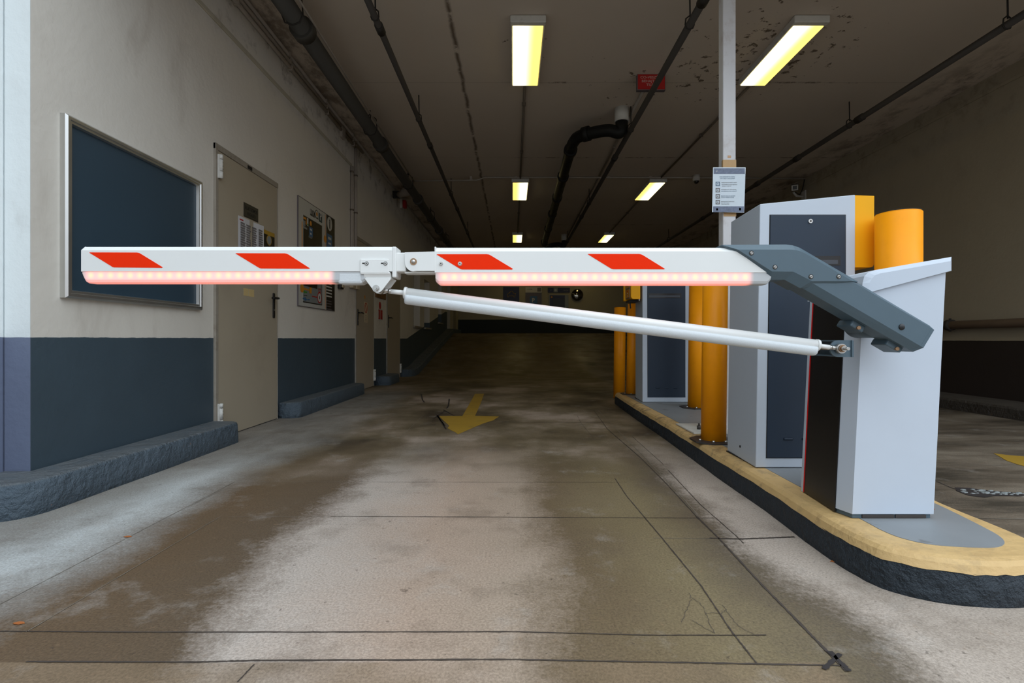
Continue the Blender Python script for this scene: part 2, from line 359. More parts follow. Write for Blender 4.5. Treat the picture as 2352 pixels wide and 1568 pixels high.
sp1 = t.noise(11, 5, 0.65, off=(1, 0, 0)); th = t.math('SUBTRACT', 0.73, t.math('MULTIPLY', near2, 0.17))
m3 = t.mr(t.math('SUBTRACT', sp1, th), -0.01, 0.05)
edge = t.math('MAXIMUM', t.mr(t.x, XL+0.55, XL+0.1), t.mr(t.x, XR-0.75, XR-0.1))
m4 = t.math('MULTIPLY', edge, t.mr(t.noise(3.2, 6, 0.7, stretch=(1, 0.5, 1)), 0.45, 0.62, 0, 0.75))
mm = t.math('MAXIMUM', t.math('MAXIMUM', m1, m2), t.math('MAXIMUM', m3, m4)); mm = t.math('MAXIMUM', mm, m2b)
c = t.mix(t.math('MULTIPLY', mm, 0.85), base, (0.085, 0.050, 0.024)); t.bump(t.noise(40, 3), 0.15, 0.003)
M['ceiling'] = t.out(c, 0.85)

# tube light behind a yellowed diffuser: brighter where the tube runs
def lamp_mat(name, xb, xw, xe, gain=1.0):
    t = NT(name); d = t.math('ABSOLUTE', t.math('SUBTRACT', t.x, xb)); f = t.mr(d, 0.0, xw*0.8)
    c = t.mix(f, (4.4, 3.6, 1.7), (1.35, 0.98, 0.22))
    t.out((0.6, 0.5, 0.3), 0.4, 0.0, c, 1.0 * gain); return t.m
M['lamp1'] = lamp_mat('diffuser_glow_a', 0.04, 0.20, 0)
M['lamp2'] = lamp_mat('diffuser_glow_b', 2.42, 0.20, 0)
M['lamp3'] = lamp_mat('diffuser_glow_c', 0.22, 0.22, 0, 0.9)
M['lamp4'] = lamp_mat('diffuser_glow_d', 2.52, 0.20, 0, 0.9)

# LED edge strip
def led_mat(name, x0, x1, pitch, zc):
    t = NT(name)
    fr = t.math('FRACT', t.math('DIVIDE', t.math('SUBTRACT', t.x, x0 - pitch/2), pitch))
    hx = t.math('MULTIPLY', t.math('SUBTRACT', fr, 0.5), pitch); hz = t.math('SUBTRACT', t.z, zc)
    r = t.math('SQRT', t.math('ADD', t.math('MULTIPLY', hx, hx), t.math('MULTIPLY', hz, hz)))
    dot = t.mr(r, 0.0145, 0.0)
    lit = t.math('MULTIPLY', t.mr(t.x, x0 - 0.035, x0 + 0.0), t.mr(t.x, x1 + 0.028, x1 + 0.004))
    halo = t.mr(t.math('ABSOLUTE', hz), 0.022, 0.0, 0.35, 1.0)
    c = t.mix(halo, (0.80, 0.15, 0.08), (0.80, 0.27, 0.22)); c = t.mix(dot, c, (0.92, 0.50, 0.13))
    t.out((0.52, 0.54, 0.56), 0.5, 0.0, c, t.math('MULTIPLY', lit, 0.85)); return t.m

# ------------------------------------------------------------------ setting
# floor
bm = BM(); ys = [-9, 0, 2, 4, 7, 9, 10] + [10 + 0.1*i for i in range(1, 7)] + [11.2, 12, 13, 14, 15, 16, 16.5, 16.81, 17, YB + 0.2]
rows = [[bm.b.verts.new((x, y, fh(y))) for x in (-9, -2.5, 0, 1.3, 3, 6, 9)] for y in ys]
for a, b in zip(rows, rows[1:]):
    for i in range(6):
        f = bm.b.faces.new((a[i], a[i+1], b[i+1], b[i])); f.smooth = True
lowv = [bm.b.verts.new(p) for p in ((-9, -9, -0.4), (9, -9, -0.4), (9, YB+0.2, -0.4), (-9, YB+0.2, -0.4))]
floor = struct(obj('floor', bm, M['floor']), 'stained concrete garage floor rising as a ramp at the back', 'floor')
# ceiling
struct(obj('ceiling', BM().box(XL-0.3, XR+0.3, YF, YB+0.3, ZC, ZC+0.3), M['ceiling']), 'low grey concrete ceiling with mould spots', 'ceiling')
# left wall with three shallow recesses further in
recess = [(10.95, 11.75, 0.99, 2.45), (12.3, 13.1, 0.985, 2.16), (14.6, 15.3, 1.18, 2.6)]
bm = BM(); prev = YF
for (a, b, z0, z1) in recess:
    bm.box(XL-0.3, XL, prev, a, -0.2, ZC+0.02); bm.box(XL-0.3, XL, a, b, -0.2, z0); bm.box(XL-0.3, XL, a, b, z1, ZC+0.02); prev = b
bm.box(XL-0.3, XL, prev, YB+0.2, -0.2, ZC+0.02)
struct(obj('wall_left', bm, M['wall']), 'plaster wall with blue-grey dado along the lane', 'wall')
for i, (a, b, z0, z1) in enumerate(recess):
    w = struct(obj('window_%d' % (i+1), BM().box(XL-0.25, XL-0.14, a-0.02, b+0.02, z0-0.02, z1+0.02), M['white_old']), 'blind pale window in a wall recess', 'window')
    s = obj('window_sill', BM().box(XL-0.14, XL+0.05, a-0.03, b+0.03, z0-0.03, z0+0.01, 0.006), M['frame'], w)
struct(obj('wall_right', BM().box(XR, XR+0.3, YF, YB+0.2, -0.2, ZC+0.02), M['wall_r']), 'dim plaster wall with dark dado on the far side', 'wall')
struct(obj('wall_back', BM().box(XL, XR, YB, YB+0.3, 0, ZC+0.02), M['wall_back']), 'far end wall with dark dado', 'wall')
struct(obj('wall_front', BM().box(-9, XL-0.112, YF, YF+0.3, -0.2, 7).box(XL-0.112, XL, YF-0.003, YF, 0.0, 3.44).box(XR, 9, YF, YF+0.3, -0.2, 7).box(XL-0.112, XR, YF, YF+0.3, 3.05, 7), M['facade']), 'street facade around the garage mouth', 'wall')
struct(obj('trim_1', BM().box(-2.62, -2.242, -8.9, YF, 0.0, 7, 0.012), M['facade']), 'projecting facade pier at the left edge, run on unseen to block sky light', 'pier')  # pier stretched streetwards out of view to keep sky light off from the left
struct(obj('trim_2', BM().box(XL, XL+0.012, YF+0.01, 6.75, 2.985, 3.02, 0.004), M['wall_b']), 'thin ledge line high on the left wall', 'trim')
struct(obj('trim_3', BM().box(XL-0.02, XL+0.10, 16.6, YB, 0.85, ZC), M['wall_b']), 'plain plaster pilaster at the far left corner', 'pilaster')
struct(obj('trim_4', BM().box(XR-0.014, XR, YF+0.01, YB, 3.27, 3.31, 0.004), M['wall_r']), 'thin ledge line high on the right wall', 'trim')
obj('wall_niche_door', BM().box(XL+0.10, XL+0.115, 17.3, 18.1, 0.9, 2.3), M['frame'], bpy.data.objects['trim_3'])

# floor joints, scratches and marks (children of the floor, a hair above the concrete)
def strip(name, pts, w, mat, z=0.0016, jit=0.0, seg=14):
    bm = BM(); P = []
    pts = [Vector((p.x, p.y, 0)) for p in pts]
    for a, b in zip(pts, pts[1:]):
        for i in range(seg): P.append(a.lerp(b, i/seg))
    P.append(pts[-1]); vs = []
    for i, p in enumerate(P):
        d = (P[min(i+1, len(P)-1)] - P[max(i-1, 0)]).normalized(); n = Vector((-d.y, d.x, 0)); p = p + n*random.uniform(-jit, jit)
        ww = w*random.uniform(0.65, 1.25)
        vs.append((bm.b.verts.new((p.x+n.x*ww/2, p.y+n.y*ww/2, z+fh(p.y))), bm.b.verts.new((p.x-n.x*ww/2, p.y-n.y*ww/2, z+fh(p.y)))))
    for a, b in zip(vs, vs[1:]): bm.b.faces.new((a[0], a[1], b[1], b[0]))
    return obj(name, bm, mat, floor)
J = [([(760,1186),(1640,1190)],.005,'joint'), ([(520,1187),(770,1187)],.002,'scratch'), ([(870,1107),(1440,1107.5)],.0035,'joint'), ([(590,1106),(880,1107)],.002,'scratch'),
     ([(0,1450),(300,1452),(700,1452),(1180,1451),(1480,1459),(1760,1459)],.0045,'joint'), ([(60,1520),(450,1521),(600,1517),(1176,1515),(1550,1522),(1945,1529)],.006,'joint'),
     ([(0,1388),(540,1106)],.003,'scratch'), ([(60,1452),(505,1187)],.003,'scratch'), ([(430,1166),(510,1125)],.003,'scratch'),
     ([(1363,941),(1395,985),(1470,1050),(1530,1110),(1600,1186)],.006,'joint'), ([(1600,1186),(1650,1235),(1752,1345),(1850,1445),(1945,1543)],.0085,'joint'),
     ([(1372,941),(1480,1050),(1540,1112),(1606,1186)],.004,'scratch'), ([(1535,1080),(1610,1160),(1690,1230),(1708,1248)],.004,'joint'), ([(1452,1002),(1523,1066)],.003,'joint'),
     ([(1412,1098),(1440,1140),(1520,1235),(1610,1345),(1680,1450),(1738,1524)],.005,'joint'), ([(1326,955),(1335,972),(1362,1005)],.003,'joint'),
     ([(1080,968),(1300,970),(1400,970)],.008,'joint'), ([(1630,1236),(1700,1238),(1760,1236),(1825,1233)],.012,'joint'), ([(1500,1236),(1640,1237)],.003,'scratch'),
     ([(918,1006),(975,951)],.004,'scratch'), ([(850,985),(925,942)],.006,'scratch'), ([(545,1567),(584,1526)],.004,'joint'),
     ([(2153,1106),(2190,1122),(2230,1128)],.010,'joint'), ([(2155,1068),(2352,1068)],.005,'scratch'), ([(2240,1190),(2352,1192)],.006,'scratch')]
for pts, w, m in J: strip('floor_joint', [G(*p) for p in pts], w*0.8, M[m], jit=0.0006, seg=24)
for pts in ([(1583,1362),(1588,1378),(1578,1400),(1567,1430)], [(1588,1372),(1610,1388),(1622,1408),(1655,1410),(1670,1400)], [(1622,1408),(1630,1430),(1640,1455)], [(1660,1390),(1680,1420),(1700,1440),(1742,1462)], [(1640,1455),(1600,1430),(1590,1425)]):
    strip('floor_crack', [G(*p) for p in pts], 0.0014, M['scratch_dark'], jit=0.003, seg=6)
strip('floor_mark', [G(1892,1538), G(1930,1503)], 0.011, M['skid'], 0.0026)
strip('floor_mark', [G(1905,1497), G(1951,1543)], 0.012, M['skid'], 0.0026)
for pts in ([(1018,941),(1044,955)], [(1021,944),(996,962)], [(1002,952),(1022,978)], [(1005,954),(1024,985)], [(1032,916),(1030,932),(1026,938)], [(968,905),(970,918),(975,924)], [(1000,885),(1020,880)]):
    strip('tyre_scuff', [G(*p) for p in pts], 0.014, M['skid'], 0.0024)
# broken repair patch in the right lane
bm = BM(); c = [G(2195,1120), G(2225,1122), G(2262,1126), G(2300,1130), G(2352,1133), G(2352,1139), G(2290,1139), G(2256,1143), G(2222,1137), G(2203,1129)]
bm.face([Vector((p.x+random.uniform(-.02,.02), p.y+random.uniform(-.01,.01), 0.002)) for p in c]); obj('broken_patch', bm, M['skid'], floor)
for i in range(46):
    f_ = random.random(); q = G(2205+f_*147, 1128+f_*8+random.uniform(-6,6)*(1-f_*.6)); d_ = random.uniform(.006,.018)
    if i == 0: bm = BM()
    bm.prism([(q.x+d_*math.cos(a_), q.y+d_*.5*math.sin(a_), 0.001) for a_ in (0,1.3,2.6,4,5.2)], [(q.x+.6*d_*math.cos(a_), q.y+d_*.3*math.sin(a_), 0.001+d_*.35) for a_ in (0,1.3,2.6,4,5.2)])
obj('patch_rubble', bm, M['sign_grey'], floor, kind='stuff')
# yellow flow arrow, pointing at the camera
def flat(name, pts, mat, parent, z=0.0022):
    bm = BM(); a = [Vector((G(*p).x, G(*p).y, 0.0)) for p in pts]; b = [q + Vector((0,0,z)) for q in a]; bm.prism(a, b); return obj(name, bm, mat, parent)
o = flat('painted_arrow', [(1091,904.5),(1112,904),(1104,926),(1091,955),(1146,956.5),(1133,965),(1110,972),(1082,984),(1052,997),(1045,992),(1034,987),(1028,983),(1032,978),(1020,967),(1008,955.5),(1062,955.5),(1078,928)], M['marking'], None)
tag(o, 'worn yellow arrow painted on the lane floor pointing at the exit', 'road marking')
o = flat('painted_arrow', [(2282,1041),(2310,1045),(2360,1049),(2365,1074),(2335,1066),(2312,1058),(2300,1051)], M['marking'], None)
tag(o, 'faded yellow paint mark on the floor of the lane at the right edge', 'road marking')

# left kerbs
def kerb(name, outline, h, mat, bev=0.018, label=None):
    n = len(outline); R = []
    cen = Vector((sum(p[0] for p in outline)/n, sum(p[1] for p in outline)/n))
    def inset(k):
        out = []
        for i in range(n):
            p0, p1, p2 = (Vector(outline[(i+j) % n]) for j in (-1, 0, 1))
            d1 = (p1-p0).normalized(); d2 = (p2-p1).normalized(); nn = Vector((-(d1.y+d2.y), d1.x+d2.x)); nn = nn.normalized() if nn.length > 1e-6 else Vector((-d1.y, d1.x))
            out.append(p1 + nn*k)
        return out
    R = [[(p[0], p[1], -0.05) for p in outline], [(p.x, p.y, h*0.5) for p in inset(0.002)], [(p.x, p.y, h-bev) for p in inset(0.006)], [(p.x, p.y, h-bev*0.3) for p in inset(0.006+bev*0.3)], [(p.x, p.y, h) for p in inset(0.006+bev)]]
    bm = BM().rings(R, smooth=True); return obj(name, bm, mat)
def dense(p, step=0.15):
    out = []
    for a, b in zip(p, p[1:]+p[:1]):
        a = Vector(a); b = Vector(b); k = max(1, int((b-a).length/step))
        for i in range(k):
            q = a.lerp(b, i/k); out.append((q.x, q.y))
    return out
def catmull(P, k=4):
    out = []; n = len(P)
    for i in range(n):
        a, b, c, d = (Vector(P[(i+j) % n]) for j in (-1, 0, 1, 2)); L = (c-b).length
        if L > 0.45 or (b-a).length > 0.6 and L < 0.1: out.append((b.x, b.y)); continue
        for q in range(k):
            u_ = q/k; p = 0.5*((2*b) + (c-a)*u_ + (2*a-5*b+4*c-d)*u_*u_ + (3*b-3*c+d-a)*u_**3); out.append((p.x, p.y))
    return out
k1 = [(-2.238, 2.255), (-2.238, 1.95), (-2.12, 1.968), (-2.06, 1.987), (-2.01, 2.013), (-1.975, 2.04), (-1.95, 2.08), (-1.935, 2.13), (-1.93, 2.19), (-1.925, 2.45), (-1.915, 2.75), (-1.91, 3.2)] + [(x, y) for x, y in arc(-1.985, 3.55, 0.075, 0, 90, 5)] + [(-2.126, 3.625), (-2.126, 2.255)]
o = kerb('kerb', k1, 0.142, M['kerb']); tag(o, 'blue-grey kerb nearest the camera wrapping round the left wall corner', 'kerb')
def straight_kerb(y0, y1, xf, label, h=0.14):
    pts = [(-2.128, y0)] + arc(xf-0.09, y0+0.09, 0.09, -90, 0, 5) + [(xf, (y0+y1)/2)] + arc(xf-0.09, y1-0.09, 0.09, 0, 90, 5) + [(-2.128, y1)]
    o = kerb('kerb', pts, h, M['kerb']); tag(o, label, 'kerb')
straight_kerb(4.64, 6.78, -1.94, 'low blue-grey kerb between the first and second beige doors')
straight_kerb(7.92, 8.66, -1.90, 'short stub of blue-grey kerb between the second and third beige doors')
# ramp kerb
def sweep_kerb(name, ysx, back, mat, h=0.14):
    R = []
    for y, xf, hh in ysx:
        z = fh(y); s = 1 if xf > back else -1
        R.append([(back, y, z-0.05), (xf, y, z-0.05), (xf-s*0.004, y, z+hh-0.02), (xf-s*0.02, y, z+hh), (back, y, z+hh)])
    return obj(name, BM().rings(R), mat)
st = [(9.72, -2.06, .14), (9.75, -1.98, .14), (9.82, -1.93, .14), (9.95, -1.91, .14)] + [(10+0.2*i, -1.9, .14) for i in range(1, 5)] + [(11+i*0.5, -1.9, .15) for i in range(0, 16)] + [(18.9, -1.9, .15)]
o = sweep_kerb('kerb', st, -2.128, M['kerb']); tag(o, 'long dark kerb climbing the ramp beyond the third door', 'kerb')
o = sweep_kerb('kerb', [(2.58, 4.46, .11), (4, 4.46, .11), (6, 4.46, .11), (8, 4.46, .11), (10, 4.46, .11)] + [(10.6+0.8*i, 4.46, .11) for i in range(0, 11)], XR-0.004, M['kerb_r']); tag(o, 'dim brown kerb at the foot of the right wall', 'kerb')

# traffic island
isl_L = [(1.13, 5.65), (1.10, 4.6), (1.09, 3.70), (1.06, 2.656), (1.055, 2.14), (1.035, 1.74), (1.045, 1.549), (1.077, 1.461), (1.163, 1.398), (1.27, 1.373), (1.37, 1.373), (1.47, 1.395), (1.54, 1.45), (1.575, 1.55), (1.587, 1.69), (1.59, 1.80), (1.61, 1.95), (1.70, 2.15), (1.82, 2.38), (1.88, 2.7), (1.88, 5.5), (1.80, 5.72), (1.65, 5.82), (1.35, 5.82), (1.2, 5.78)]
isl = dense(catmull(isl_L), 0.12); IH = 0.12
def inset_poly(P, k):
    n = len(P); out = []
    for i in range(n):
        p0, p1, p2 = (Vector(P[(i+j) % n]) for j in (-1, 0, 1))
        d1 = (p1-p0).normalized(); d2 = (p2-p1).normalized(); nn = Vector((-(d1.y+d2.y), d1.x+d2.x)).normalized(); out.append(p1 + nn*k)
    return out
root = thing('traffic_island', (1.4, 3.5, 0), 'raised traffic island with black sides and yellow painted rim carrying the machines', 'traffic island')
R = [[(p[0], p[1], -0.05) for p in isl]] + [[(p.x + random.uniform(-.002,.002), p.y, z) for p in inset_poly(isl, k)] for k, z in ((0.0, 0.03), (0.004, 0.086))]
obj('kerb_side', BM().rings(R, True, False, True), M['island_side'], root)
wob = [random.uniform(-.003, .003) for _ in isl]
R = [[(p.x, p.y, 0.0855 + w) for p, w in zip(inset_poly(isl, 0.003), wob)], [(p.x, p.y, 0.106) for p in inset_poly(isl, 0.012)], [(p.x, p.y, 0.116) for p in inset_poly(isl, 0.024)], [(p.x, p.y, IH) for p in inset_poly(isl, 0.042)]]
obj('yellow_rim', BM().rings(R, False, True), M['island_yellow'], root)
gi = [(1.20, 5.5), (1.19, 3.8), (1.18, 2.7), (1.165, 2.15), (1.158, 1.716), (1.156, 1.60), (1.175, 1.535), (1.23, 1.49), (1.363, 1.471), (1.431, 1.494), (1.475, 1.55), (1.50, 1.64), (1.53, 1.806), (1.56, 2.0), (1.66, 2.3), (1.76, 2.6), (1.78, 5.45), (1.6, 5.65), (1.35, 5.65)]
gi = catmull(gi)
obj('grey_infill', BM().prism([(p[0], p[1], IH-0.01) for p in gi], [(p[0], p[1], IH+0.0015) for p in gi]), M['island_grey'], root)

# ------------------------------------------------------------------ boom barrier
YA = 1.52
bar = thing('boom_barrier', (1.26, 1.86, 0.12), 'silver boom barrier with a closed white folding arm and red stripes', 'boom barrier')
def lean(p): return Vector((p[0] + 0.050*(p[2]-0.12), p[1], p[2]))
def ztop(x): return 0.868 + (x-1.15)*0.25
foot = [(1.129, 1.706), (1.400, 1.706), (1.402, 2.03), (1.140, 2.03), (1.112, 1.765)]
hs = obj('housing', BM().prism([lean((x, y, 0.137)) for x, y in foot], [lean((x, y, ztop(x)+0.03)) for x, y in foot]), M['housing'], bar)
pf = [(1.134, 1.712), (1.394, 1.712), (1.396, 2.02), (1.14, 2.02), (1.118, 1.768)]
obj('plinth', BM().prism([(x, y, 0.1222) for x, y in pf], [(x, y, 0.139) for x, y in pf]), M['grey_metal'], hs)
for x0, x1 in ((1.165, 1.272), (1.276, 1.378)):
    obj('plinth_panel', BM().box(x0, x1, 1.708, 1.714, 0.1225, 0.1335, 0.001), M['dull_steel'], hs)
obj('edge_strip', BM().hexa([lean(p) for p in ((1.398,1.712,.14),(1.4045,1.712,.14),(1.4045,2.02,.14),(1.398,2.02,.14),(1.398,1.712,.955),(1.4045,1.712,.955),(1.4045,2.02,.955),(1.398,2.02,.955))]), M['alu'], hs)
# black service panel on the lane side, with red trim
def side(y, z, off=0.0):
    k = (y-1.765)/(2.03-1.765); return lean((1.112 + k*0.028 - off, y, z))
def sidebox(y0, y1, z0, z1, t): return BM().hexa([side(y0,z0,t), side(y0,z0,-.002), side(y1,z0,-.002), side(y1,z0,t), side(y0,z1,t), side(y0,z1,-.002), side(y1,z1,-.002), side(y1,z1,t)])
obj('service_panel', sidebox(1.768, 1.995, 0.124, 0.872, 0.003), M['black'], hs, 'glossy black side panel')
obj('red_trim', sidebox(1.995, 2.001, 0.124, 0.872, 0.0045), M['red_trim'], hs, 'thin red trim line')
obj('edge_fin', sidebox(2.001, 2.018, 0.122, 0.868, 0.004), M['housing'], hs)
# sloped cap
cf = [(1.455, 0.945), (1.455, 0.992), (1.20, 0.948), (1.178, 0.940), (1.166, 0.928), (1.160, 0.905), (1.156, 0.868)]
ci = [(1.447, 0.945), (1.447, 0.977), (1.212, 0.936), (1.197, 0.930), (1.188, 0.920), (1.180, 0.905), (1.176, 0.873)]
R = [[(x, 1.694, z) for x, z in ci], [(x, 1.700, z) for x, z in cf], [(x + (0.02 if x < 1.3 else 0), 2.045, z) for x, z in cf]]
obj('housing_cap', BM().rings(R), M['housing'], hs)
o = text('lettering', 'MHTM™ MicroDrive', 0.020, M['sign_grey'], hs, side(1.955, 0.842, 0.0048), 'xr', 'LEFT')
o = text('lettering', 'magnetic-access', 0.012, M['sign_grey'], hs, side(1.90, 0.826, 0.0048), 'xr', 'LEFT')

# arm holder: cranked cast cover and rotated tube
def chamfer(inner, outer, y0, y1, y2):
    return BM().rings([[V(px, py, YA) + Vector((0, y0-YA, 0)) for px, py in inner], [V(px, py, YA) + Vector((0, y1-YA, 0)) for px, py in outer], [V(px, py, YA) + Vector((0, y2-YA, 0)) for px, py in outer]])
hold = obj('arm_holder', chamfer([(1692,574),(1812,574),(1824,575),(1835,578),(1848,584),(1954,646),(1861,646),(1819,624.5),(1770,624)],
        [(1660,561),(1808,560.3),(1824,562),(1839,567),(1853,575),(1976,646.5),(1841,661),(1805,641.5),(1773,641.4)], YA-0.008, YA+0.008, YA+0.075), M['grey_metal'], bar)
obj('arm_tube', chamfer([(1831,630.5),(1928,630),(2143.5,757),(2118.7,798)], [(1815,641.5),(1946,630),(2141,746),(2104,807.7)], YA-0.003, YA+0.013, YA+0.078), M['grey_metal'], hold)
obj('tube_cap', chamfer([(2138,754),(2143.6,757.5),(2119,798.3),(2113,795)], [(2136,744),(2141.5,746.5),(2104.5,808),(2098,804)], YA-0.0036, YA+0.012, YA+0.079), M['grey_metal'], hold)
def screw(name, px, py, r, parent, yf, mat='steel', hexhole=True):
    c = V(px, py, YA); c = Vector((c.x, yf, c.z)); b = BM().cyl(c + Vector((0,0.006,0)), c, r, 18).cyl(c, c - Vector((0,0.0035,0)), r*0.86, 18, r*0.7)
    o = obj(name, b, M[mat], parent)
    if hexhole: obj('socket', BM().cyl(c - Vector((0,.0034,0)), c - Vector((0,.0042,0)), r*0.34, 6), M['black_matte'], None if parent is None else parent)
    return o
for p in ((1723,582),(1777,614),(1859,636),(1922.6,636)):
    c = V(p[0], p[1], YA); obj('screw_recess', BM().cyl((c.x, YA-0.0085, c.z), (c.x, YA-0.004, c.z), 0.0072, 20), M['black_matte'], hold)
    screw('screw', p[0], p[1], 0.0048, hold, YA-0.009)
c = V(2069, 750.7, YA); obj('rubber_plug', BM().sphere((c.x, YA-0.004, c.z), 0.0092, (1, .45, 1)), M['arm_plug'], hold)
ang = math.radians(-30)
def clampbox(px, py, w, h, y0, y1):
    c = V(px, py, YA); Mx = Matrix.Translation((c.x, 0, c.z)) @ Matrix.Rotation(-ang, 4, 'Y'); b = BM().box(-w/2, w/2, y0, y1, -h/2, h/2, 0.004, 2, Mx); return b
for px, py, w, h in ((2030,681,.036,.016),(2120,734,.040,.016),(1987,748,.044,.022),(2073,794,.052,.022)):
    cb = obj('clamp', clampbox(px, py, w, h, YA+0.03, YA+0.10), M['grey_metal'], hold)
for px, py in ((1986,752),(2076,801)):
    c = V(px, py, YA); obj('clamp_bolt', BM().cyl((c.x, YA+0.024, c.z), (c.x, YA+0.034, c.z), 0.0055, 14), M['brass'], hold)
c = V(2022, 739, YA+0.085); obj('pivot_flange', BM().cyl((c.x, YA+0.085, c.z), (c.x, 1.712, c.z), 0.050, 40), M['grey_metal'], hold)

# boom beams
def zz(py): return EYE + (HY - py)*YA/F
def xx(px): return (px - CX)*YA/F
def beam(px0, px1, t, bev, b, cutl=False, slant=None):
    prof = [(0.0, zz(b)), (0.0, zz(bev)), (0.014, zz(t)), (0.050, zz(t)), (0.062, zz(bev)), (0.062, zz(b))]
    R0 = [(xx(px0) + (0.009 if cutl and i in (2,3) else 0), YA+y, z) for i, (y, z) in enumerate(prof)]
    R1 = [(xx(px1 if not slant else (px1 - slant*(1 if i in (1,4) else 1.45 if i in (2,3) else 0))), YA+y, z) for i, (y, z) in enumerate(prof)]
    return BM().rings([R0, R1])
bR = obj('boom_beam', beam(1001, 1776, 567, 577, 625.5, slant=72), M['boom'], bar, 'white inner beam section')
bL = obj('boom_beam', beam(188.05, 901, 565, 574.5, 623), M['boom'], bar, 'white outer beam section')
obj('end_cap', beam(186.3, 188, 564.6, 574.2, 623.3), M['boom'], bL)
def stripe(pts, parent):
    a = [V(px, py, YA) + Vector((0, -0.0006, 0)) for px, py in pts]; b = [p + Vector((0, 0.001, 0)) for p in a]; obj('reflective_stripe', BM().prism(a, b), M['orange_red'], parent)
stripe([(1003,584.5),(1004,583.7),(1118,583.5),(1123,584.3),(1128,586.8),(1178,617),(1176.5,619),(1062,618.8),(1058,618),(1053,615)], bR)
stripe([(1349.5,583.5),(1351,583),(1467,583),(1472,583.8),(1477,586),(1527,617),(1525.5,618.3),(1409,618.2),(1405,617.4),(1400,614.5)], bR)
stripe([(205,580),(206.5,579.4),(315,579.8),(320,580.8),(325,583.6),(374,613.6),(372.5,615),(262.5,614),(258.5,613),(254,610)], bL)
stripe([(541,582),(542.5,581.3),(654,581.6),(659,582.5),(663,584.5),(712,616),(710,617),(600,616.4),(596,615.4),(591,612.5)], bL)
def ledstrip(px0, px1, t, b, mat, parent, rl=0, rr=0):
    zt, zb = zz(t), zz(b); n = 10; y0, y1 = YA+0.002, YA+0.050; rad = 0.010; R = []
    def prof(k):
        zbk = zb + k; return [(y0, zt), (y0, zbk+rad), (y0+rad*.3, zbk+rad*.3), (y0+rad, zbk), (y1-rad, zbk), (y1-rad*.3, zbk+rad*.3), (y1, zbk+rad), (y1, zt)]
    xs = []
    for i in range(5): a = i/4; xs.append((xx(px0)+0.013*a, 0.016*(1-math.sin(a*math.pi/2))*rl))
    for i in range(5): a = i/4; xs.append((xx(px1)-0.013*(1-a), 0.016*(1-math.cos(a*math.pi/2))*rr))
    bm = BM().rings([[(x, y, z) for y, z in prof(k)] for x, k in xs]); return obj('led_strip', bm, mat, parent, 'glowing pink diffuser strip')
M['ledR'] = led_mat('led_diffuser_inner', xx(1020.5), xx(1713), (xx(1713)-xx(1020.5))/30, zz(636))
M['ledL'] = led_mat('led_diffuser_outer', xx(207), xx(750), (xx(750)-xx(207))/24, zz(632))
ledstrip(1000, 1772, 625.7, 653, M['ledR'], bR, 0.6, 0.8)
ledstrip(188, 840, 623.2, 649.5, M['ledL'], bL, 1.2, 0.4)
obj('strip_tail', BM().box(xx(775), xx(832), YA+0.0015, YA+0.049, zz(651.5), zz(623.6), 0.007), M['foam'], bL)
# hinge between the two sections
hj = obj('hinge_joint', BM().box(xx(902), xx(931), YA+0.006, YA+0.056, zz(623), zz(579), 0.003).box(xx(900.5), xx(910), YA-0.001, YA+0.064, zz(637), zz(566), 0.003).box(xx(927), xx(1000), YA+0.012, YA+0.055, zz(626.5), zz(622.5), 0.001), M['boom'], bar)
pts = [(xx(930)+0.0, zz(579.5)), (xx(999), zz(577.5)), (xx(999), zz(622)), (xx(955), zz(622))] + [(x, z) for x, z in arc(xx(951), zz(603), 0.0265, -95, -180, 8)]
obj('hinge_plate', BM().prism([(x, YA-0.002, z) for x, z in pts], [(x, YA+0.058, z) for x, z in pts]), M['boom'], hj)
obj('end_plate', BM().box(xx(998), xx(1001.5), YA-0.001, YA+0.063, zz(626), zz(566.5), 0.001), M['boom'], hj)
c = Vector((xx(950), YA-0.002, zz(601)))
obj('hinge_washer', BM().cyl(c, c - Vector((0,.0015,0)), 0.0102, 24), M['brass'], hj)
obj('hinge_pin', BM().sphere(c - Vector((0,.002,0)), 0.0062, (1,.7,1)), M['steel'], hj)
for px in (1013, 1056.5): screw('screw', px, 605.5, 0.0062, bR, YA-0.001)
# bracket for the push rod
rb = obj('rod_bracket', BM().box(xx(828), xx(894), YA-0.0045, YA-0.0005, zz(627), zz(595), 0.0018).box(xx(829), xx(896), YA-0.004, YA+0.062, zz(629), zz(624.5), 0.001)
         .prism([(xx(836), YA-0.003, zz(628)), (xx(897), YA-0.003, zz(628)), (xx(898), YA+0.004, zz(640)), (xx(836), YA+0.004, zz(640))], [(xx(836), YA+0.05, zz(628)), (xx(897), YA+0.05, zz(628)), (xx(898), YA+0.05, zz(640)), (xx(836), YA+0.05, zz(640))]), M['boom'], bar)
tri = [(xx(837), zz(638.5)), (xx(897.5), zz(638.5)), (xx(897), zz(641.5)), (xx(877), zz(667))] + [(x, z) for x, z in arc(xx(867), zz(661.5), 0.0135, -50, -135, 6)]
obj('bracket_plate', BM().prism([(x, YA-0.001, z) for x, z in tri], [(x, YA+0.004, z) for x, z in tri]), M['boom'], rb)
tri2 = [(x+0.006, z) for x, z in tri]
obj('bracket_plate', BM().prism([(x, YA+0.042, z) for x, z in tri2], [(x, YA+0.047, z) for x, z in tri2]), M['boom'], rb)
for px in (843, 886):
    obj('slot', BM().box(xx(px-10), xx(px), YA-0.0052, YA-0.004, zz(606.5), zz(603.5)), M['black_matte'], rb); screw('screw', px, 605.5, 0.0062, rb, YA-0.0045)
c = Vector((xx(864), YA-0.001, zz(662.4)))
